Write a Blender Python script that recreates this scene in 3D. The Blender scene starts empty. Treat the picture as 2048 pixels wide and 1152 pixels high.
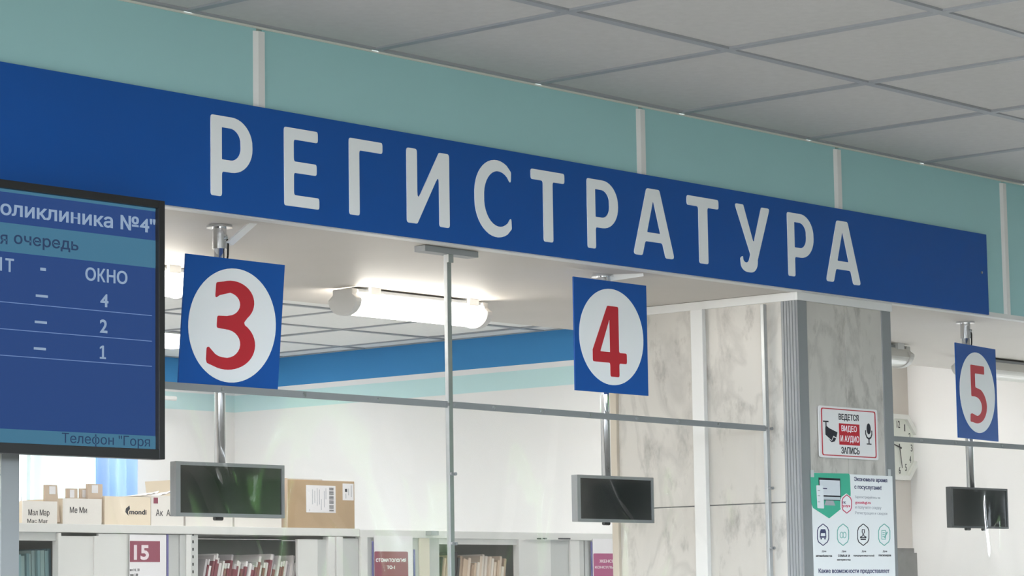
import bpy, bmesh, math, random
from mathutils import Vector, Matrix
from mathutils.geometry import delaunay_2d_cdt
random.seed(7)
sc = bpy.context.scene
C = sc.collection

# ------------------------------------------------------------------ camera
H = 1.62                                   # camera height
F = 5504.81                                # focal length in pixels of a 2048 px wide frame
YAW, PITCH, ROLL = 0.711444, 0.115726, -0.015154
_f = Vector((math.cos(YAW)*math.cos(PITCH), math.sin(YAW)*math.cos(PITCH), math.sin(PITCH)))
_r = Vector((math.sin(YAW), -math.cos(YAW), 0)); _u = _r.cross(_f)
RR = _r*math.cos(ROLL)+_u*math.sin(ROLL); UU = -_r*math.sin(ROLL)+_u*math.cos(ROLL); WW = _f
cam_d = bpy.data.cameras.new('camera'); cam = bpy.data.objects.new('camera', cam_d); C.objects.link(cam)
cam_d.sensor_width = 36; cam_d.lens = F/2048*36; cam_d.clip_start = .05; cam_d.clip_end = 200
cam.matrix_world = Matrix(((RR.x, UU.x, -WW.x, 0), (RR.y, UU.y, -WW.y, 0), (RR.z, UU.z, -WW.z, H), (0, 0, 0, 1)))
sc.camera = cam

# ------------------------------------------------------------------ world: overcast daylight with greenery along the horizon
SKY = 7.2
w = bpy.data.worlds.new('world'); sc.world = w; w.use_nodes = True
nt = w.node_tree; nt.nodes.clear()
N = nt.nodes.new; L = nt.links.new
tc = N('ShaderNodeTexCoord'); sx = N('ShaderNodeSeparateXYZ'); L(tc.outputs['Generated'], sx.inputs[0])
rp = N('ShaderNodeValToRGB'); L(sx.outputs['Z'], rp.inputs[0])
e = rp.color_ramp.elements; e[0].position = .0; e[0].color = (.08, .08, .075, 1); e[1].position = 1; e[1].color = (.88, .95, 1, 1)
q = e.new(.02); q.color = (.83, .92, 1, 1)
bg = N('ShaderNodeBackground'); bg.inputs[1].default_value = SKY; L(rp.outputs[0], bg.inputs[0])
ow = N('ShaderNodeOutputWorld'); L(bg.outputs[0], ow.inputs[0])

sc.view_settings.view_transform = 'Standard'; sc.view_settings.look = 'None'
sc.view_settings.exposure = 1.8; sc.view_settings.gamma = 1; sc.view_settings.use_curve_mapping = False
LAMP_E, PANEL_E = 5.2, 3.9

# ------------------------------------------------------------------ helpers
def ray(px, py): return WW+RR*((px-1024)/F)-UU*((py-576)/F)
def AY(px, py, Y): d = ray(px, py)*1.0; d = d*(Y/d.y); return Vector((d.x, d.y, d.z+H))
def AX(px, py, X): d = ray(px, py); d = d*(X/d.x); return Vector((d.x, d.y, d.z+H))
def AZ(px, py, Z): d = ray(px, py); d = d*((Z-H)/d.z); return Vector((d.x, d.y, Z))

def srgb(c):
    return tuple(((v/255)/12.92 if v <= 10 else ((v/255+.055)/1.055)**2.4) for v in c)
MATS = {}
def mat(name, col=None, rough=.6, metal=0, noise=0, nscale=8, bump=0, bscale=60, emit=None, estr=0, spec=.5, coat=0):
    if name in MATS: return MATS[name]
    m = bpy.data.materials.new(name); m.use_nodes = True; MATS[name] = m
    t = m.node_tree; b = t.nodes['Principled BSDF']
    c = srgb(col); b.inputs['Base Color'].default_value = (*c, 1)
    b.inputs['Roughness'].default_value = rough; b.inputs['Metallic'].default_value = metal
    b.inputs['Specular IOR Level'].default_value = spec; b.inputs['Coat Weight'].default_value = coat
    co = t.nodes.new('ShaderNodeTexCoord')
    if noise:
        n = t.nodes.new('ShaderNodeTexNoise'); n.inputs['Scale'].default_value = nscale; n.inputs['Detail'].default_value = 4
        t.links.new(co.outputs['Object'], n.inputs[0])
        r = t.nodes.new('ShaderNodeValToRGB'); t.links.new(n.outputs['Fac'], r.inputs[0])
        r.color_ramp.elements[0].position = .3; r.color_ramp.elements[1].position = .7
        r.color_ramp.elements[0].color = (*[max(0, v*(1-noise)) for v in c], 1); r.color_ramp.elements[1].color = (*[min(1, v*(1+noise)) for v in c], 1)
        t.links.new(r.outputs[0], b.inputs['Base Color'])
    if bump:
        n = t.nodes.new('ShaderNodeTexNoise'); n.inputs['Scale'].default_value = bscale; n.inputs['Detail'].default_value = 3
        t.links.new(co.outputs['Object'], n.inputs[0])
        bp = t.nodes.new('ShaderNodeBump'); bp.inputs['Strength'].default_value = bump; bp.inputs['Distance'].default_value = .01
        t.links.new(n.outputs['Fac'], bp.inputs['Height']); t.links.new(bp.outputs[0], b.inputs['Normal'])
    if emit:
        b.inputs['Emission Color'].default_value = (*srgb(emit), 1); b.inputs['Emission Strength'].default_value = estr
    return m

def marble(name, base, vein):
    m = bpy.data.materials.new(name); m.use_nodes = True; t = m.node_tree; b = t.nodes['Principled BSDF']
    b.inputs['Roughness'].default_value = .32
    co = t.nodes.new('ShaderNodeTexCoord'); mp = t.nodes.new('ShaderNodeMapping'); mp.inputs['Scale'].default_value = (1.6, 1.6, .75)
    t.links.new(co.outputs['Object'], mp.inputs[0])
    n1 = t.nodes.new('ShaderNodeTexNoise'); n1.inputs['Scale'].default_value = 3.2; n1.inputs['Detail'].default_value = 7; n1.inputs['Distortion'].default_value = .5
    n2 = t.nodes.new('ShaderNodeTexNoise'); n2.inputs['Scale'].default_value = 9; n2.inputs['Detail'].default_value = 6; n2.inputs['Roughness'].default_value = .65
    for n in (n1, n2): t.links.new(mp.outputs[0], n.inputs[0])
    r1 = t.nodes.new('ShaderNodeValToRGB'); t.links.new(n1.outputs['Fac'], r1.inputs[0])
    el = r1.color_ramp.elements; el[0].position = .25; el[0].color = (*srgb(base), 1); el[1].position = .8; el[1].color = (*srgb([v*.94 for v in base]), 1)
    for p, c in ((.46, base), (.5, [(3*a+v)/4 for a, v in zip(base, vein)]), (.54, base)):
        q = el.new(p); q.color = (*srgb(c), 1)
    r2 = t.nodes.new('ShaderNodeValToRGB'); t.links.new(n2.outputs['Fac'], r2.inputs[0])
    r2.color_ramp.elements[0].position = .28; r2.color_ramp.elements[0].color = (.5, .49, .48, 1)
    r2.color_ramp.elements[1].position = .45; r2.color_ramp.elements[1].color = (1, 1, 1, 1)
    mx = t.nodes.new('ShaderNodeMixRGB'); mx.blend_type = 'MULTIPLY'; mx.inputs[0].default_value = .8
    t.links.new(r1.outputs[0], mx.inputs[1]); t.links.new(r2.outputs[0], mx.inputs[2]); t.links.new(mx.outputs[0], b.inputs['Base Color'])
    return m

def banded(name, bands, base):
    """wall paint in horizontal bands: [(z0, z1, colour)]"""
    m = bpy.data.materials.new(name); m.use_nodes = True; t = m.node_tree; b = t.nodes['Principled BSDF']; b.inputs['Roughness'].default_value = .75
    g = t.nodes.new('ShaderNodeNewGeometry'); s = t.nodes.new('ShaderNodeSeparateXYZ'); t.links.new(g.outputs['Position'], s.inputs[0])
    mr = t.nodes.new('ShaderNodeMapRange'); mr.inputs[1].default_value = 2; mr.inputs[2].default_value = 3; t.links.new(s.outputs['Z'], mr.inputs[0])
    r = t.nodes.new('ShaderNodeValToRGB'); r.color_ramp.interpolation = 'CONSTANT'; t.links.new(mr.outputs[0], r.inputs[0])
    el = r.color_ramp.elements; el[0].position = 0; el[0].color = (*srgb(base), 1); el[1].position = bands[0][0]-2; el[1].color = (*srgb(bands[0][1]), 1)
    for z, c in bands[1:]:
        q = el.new(z-2); q.color = (*srgb(c), 1)
    n = t.nodes.new('ShaderNodeTexNoise'); n.inputs['Scale'].default_value = 90
    bp = t.nodes.new('ShaderNodeBump'); bp.inputs['Strength'].default_value = .05; t.links.new(n.outputs['Fac'], bp.inputs['Height']); t.links.new(bp.outputs[0], b.inputs['Normal'])
    t.links.new(r.outputs[0], b.inputs['Base Color'])
    return m

def film_mat():
    m = bpy.data.materials.new('clear_film'); m.use_nodes = True; t = m.node_tree; t.nodes.clear()
    o = t.nodes.new('ShaderNodeOutputMaterial'); tr = t.nodes.new('ShaderNodeBsdfTransparent'); tr.inputs[0].default_value = (.985, .985, .98, 1)
    gl = t.nodes.new('ShaderNodeBsdfGlossy'); gl.inputs['Roughness'].default_value = .06
    tl = t.nodes.new('ShaderNodeBsdfTranslucent'); tl.inputs[0].default_value = (.95, .95, .95, 1)
    lw = t.nodes.new('ShaderNodeLayerWeight'); pw = t.nodes.new('ShaderNodeMath'); pw.operation = 'POWER'; pw.inputs[1].default_value = 4; t.links.new(lw.outputs['Facing'], pw.inputs[0])
    fr = t.nodes.new('ShaderNodeMath'); fr.operation = 'MULTIPLY_ADD'; fr.inputs[1].default_value = .6; fr.inputs[2].default_value = .05; t.links.new(pw.outputs[0], fr.inputs[0])
    m1 = t.nodes.new('ShaderNodeMixShader'); m1.inputs[0].default_value = .05; t.links.new(tr.outputs[0], m1.inputs[1]); t.links.new(tl.outputs[0], m1.inputs[2])
    m2 = t.nodes.new('ShaderNodeMixShader'); t.links.new(fr.outputs[0], m2.inputs[0]); t.links.new(m1.outputs[0], m2.inputs[1]); t.links.new(gl.outputs[0], m2.inputs[2])
    t.links.new(m2.outputs[0], o.inputs[0]); return m

def pane_mat():
    m = bpy.data.materials.new('window_glass'); m.use_nodes = True; t = m.node_tree; t.nodes.clear()
    o = t.nodes.new('ShaderNodeOutputMaterial'); tr = t.nodes.new('ShaderNodeBsdfTransparent'); gl = t.nodes.new('ShaderNodeBsdfGlossy'); gl.inputs['Roughness'].default_value = .02
    fr = t.nodes.new('ShaderNodeFresnel'); m2 = t.nodes.new('ShaderNodeMixShader')
    t.links.new(fr.outputs[0], m2.inputs[0]); t.links.new(tr.outputs[0], m2.inputs[1]); t.links.new(gl.outputs[0], m2.inputs[2]); t.links.new(m2.outputs[0], o.inputs[0]); return m

def cloth_mat(name, col, trans):
    m = bpy.data.materials.new(name); m.use_nodes = True; t = m.node_tree; t.nodes.clear()
    o = t.nodes.new('ShaderNodeOutputMaterial'); d = t.nodes.new('ShaderNodeBsdfDiffuse'); d.inputs[0].default_value = (*srgb(col), 1)
    tl = t.nodes.new('ShaderNodeBsdfTranslucent'); tl.inputs[0].default_value = (*srgb(col), 1); mx = t.nodes.new('ShaderNodeMixShader'); mx.inputs[0].default_value = trans
    t.links.new(d.outputs[0], mx.inputs[1]); t.links.new(tl.outputs[0], mx.inputs[2]); t.links.new(mx.outputs[0], o.inputs[0]); return m

class MB:
    def __init__(s): s.v = []; s.f = []
    def box(s, a, b):
        x0, y0, z0 = a; x1, y1, z1 = b; n = len(s.v)
        s.v += [(x0, y0, z0), (x1, y0, z0), (x1, y1, z0), (x0, y1, z0), (x0, y0, z1), (x1, y0, z1), (x1, y1, z1), (x0, y1, z1)]
        s.f += [tuple(n+i for i in q) for q in ((0, 3, 2, 1), (4, 5, 6, 7), (0, 1, 5, 4), (1, 2, 6, 5), (2, 3, 7, 6), (3, 0, 4, 7))]
        return s
    def cyl(s, p, q, r, r2=None, n=16, cap=True):
        p = Vector(p); q = Vector(q); r2 = r if r2 is None else r2; d = (q-p).normalized()
        a = d.orthogonal().normalized(); b = d.cross(a); k = len(s.v)
        for c, rr in ((p, r), (q, r2)):
            for i in range(n):
                t = 2*math.pi*i/n; s.v.append(tuple(c+(a*math.cos(t)+b*math.sin(t))*rr))
        for i in range(n): j = (i+1) % n; s.f.append((k+i, k+j, k+n+j, k+n+i))
        if cap: s.f.append(tuple(k+i for i in reversed(range(n)))); s.f.append(tuple(k+n+i for i in range(n)))
        return s
    def prism(s, pts, axis, a, b):
        """polygon pts in the two other axes (in xyz order), extruded along axis from a to b"""
        k = len(s.v); n = len(pts)
        for t in (a, b):
            for p in pts:
                v = list(p); v.insert(axis, t); s.v.append(tuple(v))
        for i in range(n): j = (i+1) % n; s.f.append((k+i, k+j, k+n+j, k+n+i))
        s.f.append(tuple(k+i for i in reversed(range(n)))); s.f.append(tuple(k+n+i for i in range(n)))
        return s
    def mesh(s, name, m, smooth=False, bevel=0):
        me = bpy.data.meshes.new(name); me.from_pydata([tuple(v) for v in s.v], [], s.f)
        bm = bmesh.new(); bm.from_mesh(me); bmesh.ops.recalc_face_normals(bm, faces=bm.faces)
        if bevel: bmesh.ops.bevel(bm, geom=[e for e in bm.edges if e.calc_face_angle(0) > .6], offset=bevel, segments=2, affect='EDGES', profile=.7)
        bm.to_mesh(me); bm.free(); me.materials.append(m)
        if smooth:
            for p in me.polygons: p.use_smooth = True
        return me
    def build(s, name, m, parent=None, smooth=False, bevel=0):
        o = bpy.data.objects.new(name, s.mesh(name, m, smooth, bevel)); C.objects.link(o)
        if parent: attach(o, parent)
        return o
def attach(o, parent):
    o.parent = parent; o.matrix_parent_inverse = parent_world(parent).inverted()
def parent_world(p):
    m = Matrix.LocRotScale(p.location, p.rotation_euler, p.scale)
    return (parent_world(p.parent) @ p.matrix_parent_inverse @ m) if p.parent else m
def tag(o, label=None, cat=None, group=None, kind=None):
    if label: o['label'] = label
    if cat: o['category'] = cat
    if group: o['group'] = group
    if kind: o['kind'] = kind
    return o
def thing(name, loc, label, cat, group=None, rot=(0, 0, 0)):
    o = bpy.data.objects.new(name, None); C.objects.link(o); o.location = loc; o.rotation_euler = rot; o.empty_display_size = .1
    return tag(o, label, cat, group)
def struct(name, loc=(0, 0, 0)):
    o = bpy.data.objects.new(name, None); C.objects.link(o); o.location = loc; o['kind'] = 'structure'; return o

# ---- flat shapes and lettering, cut from sheet and standing in an XZ plane (facing -Y)
def fillet(pts, r):
    out = []; n = len(pts)
    for i in range(n):
        p = Vector(pts[i]); a = Vector(pts[i-1])-p; b = Vector(pts[(i+1) % n])-p
        if a.length < 1e-6 or b.length < 1e-6: continue
        ang = a.angle(b)
        if ang > 2.5: out.append(tuple(p)); continue
        d = min(r/math.tan(ang/2), a.length*.48, b.length*.48)
        p0 = p+a.normalized()*d; p1 = p+b.normalized()*d
        for k in range(5):
            t = k/4; out.append(tuple(p0*(1-t)**2+p*2*t*(1-t)+p1*t*t))
    return out
def stroke(pts, hw):
    l, r = [], []
    for i, p in enumerate(pts):
        p = Vector(p); a = Vector(pts[max(0, i-1)]); b = Vector(pts[min(len(pts)-1, i+1)]); t = (b-a).normalized(); n = Vector((-t.y, t.x))
        l.append(tuple(p+n*hw)); r.append(tuple(p-n*hw))
    return l+r[::-1]
def arc(cx, cy, rx, ry, a0, a1, n=16):
    return [(cx+rx*math.cos(math.radians(a0+(a1-a0)*i/n)), cy+ry*math.sin(math.radians(a0+(a1-a0)*i/n))) for i in range(n+1)]
def fill_loops(loops, thick):
    """sheet cut to the given outlines (even-odd), front at +thick/2 with cut edges"""
    vs, es = [], []
    for lp in loops:
        lp = [p for i, p in enumerate(lp) if (Vector(p)-Vector(lp[i-1])).length > 1e-6]
        k = len(vs); n = len(lp); vs += [Vector((p[0], p[1])) for p in lp]; es += [(k+i, k+(i+1) % n) for i in range(n)]
    ov, oe, of, _, _, _ = delaunay_2d_cdt(vs, es, [], 0, 1e-7)
    segs = [(vs[i], vs[j]) for i, j in es]
    def inside(x, y):
        c = False
        for p, q in segs:
            if (p.y > y) != (q.y > y) and x < (q.x-p.x)*(y-p.y)/(q.y-p.y)+p.x: c = not c
        return c
    fs = []
    for f_ in of:
        c = sum((ov[i] for i in f_), Vector((0, 0)))/len(f_)
        if inside(c.x, c.y): fs.append(tuple(f_))
    n = len(ov); t = thick/2
    cnt = {}
    for f_ in fs:
        for i in range(len(f_)): cnt[(f_[i], f_[(i+1) % len(f_)])] = 1
    side = [(j, i, n+i, n+j) for (i, j) in cnt if (j, i) not in cnt]
    me = bpy.data.meshes.new('shape')
    me.from_pydata([(v.x, v.y, t) for v in ov]+[(v.x, v.y, -t) for v in ov], [], fs+side); me.update()
    bm = bmesh.new(); bm.from_mesh(me); bmesh.ops.delete(bm, geom=[v for v in bm.verts if not v.link_faces], context='VERTS'); bm.to_mesh(me); bm.free()
    return me
def shape2d(loops, thick=.002): return fill_loops(loops, thick)
def text_loops(body, bold):
    cu = bpy.data.curves.new('txt', 'FONT'); cu.body = body; cu.size = 1; cu.resolution_u = 3; cu.fill_mode = 'NONE'
    o = bpy.data.objects.new('tmp', cu); C.objects.link(o); dg = bpy.context.evaluated_depsgraph_get()
    me = bpy.data.meshes.new_from_object(o.evaluated_get(dg)); bpy.data.objects.remove(o); bpy.data.curves.remove(cu)
    nb = {}
    for e_ in me.edges:
        i, j = e_.vertices; nb.setdefault(i, []).append(j); nb.setdefault(j, []).append(i)
    co = [(v.co.x, v.co.y) for v in me.vertices]; seen = set(); out = []
    for st in nb:
        if st in seen: continue
        lp = [st]; seen.add(st); cur = st
        while True:
            nx = [k for k in nb[cur] if k not in seen]
            if not nx: break
            cur = nx[0]; seen.add(cur); lp.append(cur)
        if len(lp) > 2: out.append([co[k] for k in lp])
    bpy.data.meshes.remove(me)
    return [embolden(lp, out, bold) for lp in out] if bold else out
def embolden(lp, loops, r):
    """push an outline outwards (holes inwards) by r"""
    def hit(p, q): 
        c = False
        for i in range(len(q)):
            a, b = q[i-1], q[i]
            if (a[1] > p[1]) != (b[1] > p[1]) and p[0] < (b[0]-a[0])*(p[1]-a[1])/(b[1]-a[1])+a[0]: c = not c
        return c
    hole = sum(hit(lp[0], q) for q in loops if q is not lp) % 2 == 1
    area = sum(lp[i-1][0]*lp[i][1]-lp[i][0]*lp[i-1][1] for i in range(len(lp)))
    sg = (1 if area > 0 else -1)*(-1 if hole else 1); n = len(lp); o = []
    for i in range(n):
        p = Vector(lp[i]); a = (p-Vector(lp[i-1])); b = (Vector(lp[(i+1) % n])-p)
        if a.length < 1e-6 or b.length < 1e-6: o.append(lp[i]); continue
        a.normalize(); b.normalize(); na = Vector((a.y, -a.x)); nb_ = Vector((b.y, -b.x)); m = na+nb_
        if m.length < .2: m = na
        m.normalize(); k = 1/max(.5, m.dot(na)); o.append(tuple(p+m*(r*k*sg)))
    return o
def stand(me, name, m, Y, parent=None, fit=None):
    """turn a mesh drawn in XY into the XZ plane, front face at Y; fit=(x0,x1,z0,z1) stretches its outline to that box"""
    xs = [v.co.x for v in me.vertices]; ys = [v.co.y for v in me.vertices]; zs = [v.co.z for v in me.vertices]
    zm = max(zs)
    for v in me.vertices:
        x, y, z = v.co
        if fit:
            x = fit[0]+(x-min(xs))/(max(xs)-min(xs))*(fit[1]-fit[0]); y = fit[2]+(y-min(ys))/max(1e-6, max(ys)-min(ys))*(fit[3]-fit[2])
        v.co = (x, Y+(zm-z), y)
    me.materials.clear(); me.materials.append(m)
    o = bpy.data.objects.new(name, me); C.objects.link(o)
    if parent: attach(o, parent)
    return o
def text(body, fit, Y, m, parent, name='lettering', bold=0, thick=.0006):
    return stand(fill_loops(text_loops(body, bold), thick), name, m, Y, parent, fit)
def px_fit(Lp, Rp, T, B, Y):
    return (AY(*Lp, Y).x, AY(*Rp, Y).x, AY(*B, Y).z, AY(*T, Y).z)
def px_poly(pts, Y):
    return [(AY(px, py, Y).x, AY(px, py, Y).z) for px, py in pts]
def flat(loops, name, m, Y, parent, thick=.0008): return stand(shape2d(loops, thick), name, m, Y, parent)

# ------------------------------------------------------------------ key planes (metres)
YF = 4.467                 # front of the fascia
ZS = H+.886                # underside of the soffit
ZC = H+1.33                # ceilings
YB = 5.61                  # back edge of the soffit
XW = 10.15                 # right wall of the office
YW = 10.72                 # back wall of the office

M_tile = mat('ceiling_tile', (200, 198, 195), .9, noise=.03, nscale=40, bump=.08, bscale=160)
M_tbar = mat('ceiling_grid', (158, 161, 165), .5)
M_teal = mat('teal_panel', (162, 206, 208), .45, noise=.02, nscale=2)
M_white = mat('white_plastic', (226, 226, 224), .45)
M_wallw = mat('white_wall', (232, 228, 222), .8, bump=.05, bscale=90)
M_soffit = mat('soffit_paint', (206, 200, 193), .55, noise=.02, nscale=4, bump=.03, bscale=6)
M_alu = mat('brushed_aluminium', (176, 180, 182), .38, .9, noise=.05, nscale=30)
M_alu_grey = mat('grey_aluminium', (150, 153, 155), .5, .35)
M_chrome = mat('chrome', (215, 217, 220), .1, 1)
M_blue = mat('blue_vinyl', (16, 82, 162), .45, noise=.02, nscale=3, spec=.3)
M_letter = mat('white_vinyl', (240, 243, 245), .5)
M_red = mat('red_vinyl', (188, 32, 48), .45)
M_black = mat('black_plastic', (22, 22, 24), .35)
M_dark = mat('dark_ink', (40, 42, 50), .7)
M_marble = marble('marble', (202, 198, 191), (140, 137, 133))
M_floor = mat('floor_tile', (106, 102, 97), .35, noise=.05, nscale=3)
M_film = film_mat()
M_pane = pane_mat()

# ------------------------------------------------------------------ floor, walls
tag(MB().box((-3, -6, -.1), (12.2, YF, 0)).build('floor', M_floor), kind='structure')
tag(MB().box((-3, YF, -.1), (12.2, 11, 0)).build('floor_office', mat('office_floor_bounce', (208, 206, 203), .5, noise=.03)), kind='structure')  # unseen floor, made pale to bounce light up to the office ceiling
M_band = banded('office_wall_paint', [(H+1.057, (196, 226, 226)), (H+1.146, (234, 233, 232)), (H+1.175, (62, 138, 196)), (H+1.36, (234, 233, 232))], (233, 231, 229))
tag(MB().box((XW, YB, 0), (XW+.2, YW+.2, ZC+.1)).build('wall_right', M_band), kind='structure')
wb = MB(); WX0, WX1, WZ0, WZ1 = 6.9, 9.37, .9, 2.62
wb.box((1.4, YW, 0), (WX0, YW+.2, ZC+.1)).box((WX1, YW, 0), (XW, YW+.2, ZC+.1)).box((WX0, YW, 0), (WX1, YW+.2, WZ0)).box((WX0, YW, WZ1), (WX1, YW+.2, ZC+.1))
tag(wb.build('wall_back', M_band), kind='structure')
tag(MB().box((1.2, YF+.02, 0), (1.4, YW+.2, ZC+.1)).build('wall_left', M_band), kind='structure')
def hb_wall():  # unseen wall added to dim the hall; openings sized to light the fascia
    m = MB(); xs = [-1, .0, 3.2, 3.8, 7.4, 12]
    for k in (0, 2, 4): m.box((xs[k], -5.2, 0), (xs[k+1], -5, ZC+.1))
    for k in (1, 3): m.box((xs[k], -5.2, 0), (xs[k+1], -5, 1.45)).box((xs[k], -5.2, 2.6), (xs[k+1], -5, ZC+.1))
    return m
# hall: end wall with a wide window, seen only as reflections and shade
hw = MB(); hw.box((12, -1.6, 0), (12.2, YF+.2, ZC+.1)).box((12, -5.2, 0), (12.2, -3.7, ZC+.1)).box((12, -3.7, 0), (12.2, -1.6, .6)).box((12, -3.7, 2.5), (12.2, -1.6, ZC+.1))
tag(hb_wall().build('wall_hall_back', mat('hall_paint', (120, 126, 122), .7, noise=.02)), kind='structure')
tag(hw.build('wall_hall_end', mat('hall_paint', (120, 126, 122), .7, noise=.02)), kind='structure')

# ------------------------------------------------------------------ ceilings: lay-in tiles on a grid, every tile a piece
def tile_ceiling(name, xs, ys, z, bounds, skip=(), M_tile=M_tile):
    """xs, ys: grid line positions; bounds clip the outer tiles"""
    root = struct(name, ((bounds[0]+bounds[1])/2, (bounds[2]+bounds[3])/2, z))
    MB().box((bounds[0], bounds[2], z+.03), (bounds[1], bounds[3], z+.1)).build('deck', M_tile, root)
    g = MB(); hwid = .012
    for x in xs: g.box((x-hwid, bounds[2], z-.001), (x+hwid, bounds[3], z+.02))
    for i in range(len(ys)):
        for j in range(len(xs)-1): g.box((xs[j]+hwid, ys[i]-hwid, z-.001), (xs[j+1]-hwid, ys[i]+hwid, z+.02))
    tag(g.build('grid_bars', M_tbar, root), kind='stuff')
    me = {}
    for i in range(len(xs)-1):
        for j in range(len(ys)-1):
            if (i, j) in skip: continue
            a = round(xs[i+1]-xs[i], 3); b = round(ys[j+1]-ys[j], 3)
            if (a, b) not in me: me[(a, b)] = MB().box((-a/2+.011, -b/2+.011, 0), (a/2-.011, b/2-.011, .015)).mesh('tile', M_tile, bevel=.003)
            o = bpy.data.objects.new('tile', me[(a, b)]); C.objects.link(o)
            o.location = ((xs[i]+xs[i+1])/2, (ys[j]+ys[j+1])/2, z+.003+random.uniform(0, .002)); o.rotation_euler = (random.uniform(-.002, .002), random.uniform(-.002, .002), 0)
            attach_plain(o, root)
    return root
def attach_plain(o, root):
    o.parent = root; o.matrix_parent_inverse = Matrix.Translation(-root.location)
GX0 = 4.695
hx = [GX0+.603*k for k in range(-3, 13)]; hy = [YF-.6*k for k in range(4, -1, -1)]
tile_ceiling('ceiling', hx, hy, ZC, (hx[0], hx[-1], hy[0], hy[-1]))
tag(MB().box((-3, -5, ZC), (12.2, hy[0], ZC+.1)).box((-3, hy[0], ZC), (hx[0]-.0, YF, ZC+.1)).build('ceiling_plain', M_tile), kind='structure')
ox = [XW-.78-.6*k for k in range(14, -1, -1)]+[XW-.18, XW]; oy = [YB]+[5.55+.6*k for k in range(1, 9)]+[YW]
PANELS = [(ox.index(x), oy.index(y)) for x in ox[:-2] for y in oy[1:-1] if (ox.index(x) % 4 == 1) and (round((y-5.55)/.6) in (1, 3, 7))]  # one panel shows; the rest are added out of view to light the office
off_root = tile_ceiling('ceiling_office', ox, oy, ZC, (ox[0], XW, YB, YW), skip=PANELS, M_tile=mat('ceiling_tile_lit', (232, 231, 228), .9, noise=.02, nscale=40, bump=.06, bscale=160))  # office copy of the tile, the room's brightness put into its colour
M_panel = mat('led_panel', (245, 245, 240), .5, emit=(255, 254, 251), estr=PANEL_E)
for i, j in PANELS:
    near = j > 5 and ox[i] > 8
    t = thing('ceiling_light', ((ox[i]+ox[i+1])/2, (oy[j]+oy[j+1])/2, ZC), 'square lit panel set flush in the office tile ceiling, all but one added out of view', 'ceiling light', 'lit panels in the office ceiling')
    MB().box((ox[i]+.012, oy[j]+.012, ZC-.004), (ox[i+1]-.012, oy[j+1]-.012, ZC+.002)).build('diffuser', M_panel, t)
    fr = MB()
    for a, b in (((ox[i]+.001, oy[j]+.001), (ox[i+1]-.001, oy[j]+.012)), ((ox[i]+.001, oy[j+1]-.012), (ox[i+1]-.001, oy[j+1]-.001)), ((ox[i]+.001, oy[j]+.012), (ox[i]+.012, oy[j+1]-.012)), ((ox[i+1]-.012, oy[j]+.012), (ox[i+1]-.001, oy[j+1]-.012))):
        fr.box((*a, ZC-.006), (*b, ZC+.01))
    fr.build('frame', M_white, t)

# ------------------------------------------------------------------ soffit and fascia
tag(MB().box((1.4, YF+.025, ZS), (12, YB, ZC)).build('soffit', M_soffit), kind='structure')
fas = struct('wall_front', (6.5, YF, ZS))
mull = [2.9, 4.314, 5.723, 6.652, 7.584, 8.52, 9.45, 10.4, 11.3]
edges = [1.4]+mull+[12.0]
for a, b in zip(edges, edges[1:]):
    MB().box((a+.009, YF+.004, ZS+.012), (b-.009, YF+.022, ZC-.006)).build('panel', M_teal, fas)
for x in mull:
    p = [(x-.02, YF+.022), (x-.02, YF+.004), (x-.008, YF-.002), (x+.012, YF-.002), (x+.012, YF+.004), (x+.012, YF+.022)]
    MB().prism(p, 2, ZS+.012, ZC-.012).build('mullion', M_white, fas)
MB().box((1.4, YF-.003, ZS-.002), (12, YF+.026, ZS+.012)).build('edge_strip', M_white, fas)
MB().box((1.4, YF+.001, ZC-.006), (12, YF+.022, ZC-.0005)).build('top_strip', mat('strip_cream', (214, 216, 206), .6), fas)

# ------------------------------------------------------------------ banner with cut letters
ban = thing('sign_banner', (5.5, YF-.006, ZS), 'long blue banner along the fascia with large white registry lettering', 'sign')
BX1 = AY(1975, 550, YF-.01).x
MB().box((2.2, YF-.011, ZS+.001), (BX1, YF-.005, H+1.14)).build('board', M_blue, ban, bevel=.001)
def g_R():
    s = .26
    o = [(0, 0), (s, 0), (s, .31)] + arc(.5, .64, .5, .33, -90, 0, 10)[0:] + arc(.5, .67, .5, .33, 0, 90, 10)[1:] + [(0, 1)]
    i = [(s, .46)] + arc(.47, .63, .25, .17, -90, 0, 8) + arc(.47, .69, .25, .17, 0, 90, 8)[1:] + [(s, .86)]
    return [fillet(o, .045), fillet(i, .01)], .92
def g_E():
    s = .27; o = [(0, 0), (1, 0), (1, .145), (s, .145), (s, .43), (.93, .43), (.93, .575), (s, .575), (s, .855), (.97, .855), (.97, 1), (0, 1)]
    return [fillet(o, .045)], .8
def g_G():
    s = .3; o = [(0, 0), (s, 0), (s, .855), (1, .855), (1, 1), (0, 1)]
    return [fillet(o, .045)], .8
def g_I():
    s = .24; o = [(0, 0), (.235, 0), (1-s-.0, .71), (1-s, 0), (1, 0), (1, 1), (1-.235, 1), (s, .3), (s, 1), (0, 1)]
    return [fillet(o, .045)], .9
def g_S():
    ou = arc(.56, .5, .56, .5, 52, 308, 30); inn = arc(.6, .5, .34, .36, 300, 60, 30)
    o = [(1, .87)]+arc(.6, .55, .6, .45, 62, 178, 14)+arc(.6, .45, .6, .45, 182, 298, 14)+[(1, .13), (.99, .285)]+arc(.66, .47, .41, .33, 306, 184, 12)+arc(.66, .53, .41, .33, 176, 54, 12)+[(.99, .715)]
    return [fillet(o, .03)], .85
def g_T():
    o = [(.36, 0), (.64, 0), (.64, .855), (1, .855), (1, 1), (0, 1), (0, .855), (.36, .855)]
    return [fillet(o, .045)], .8
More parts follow.
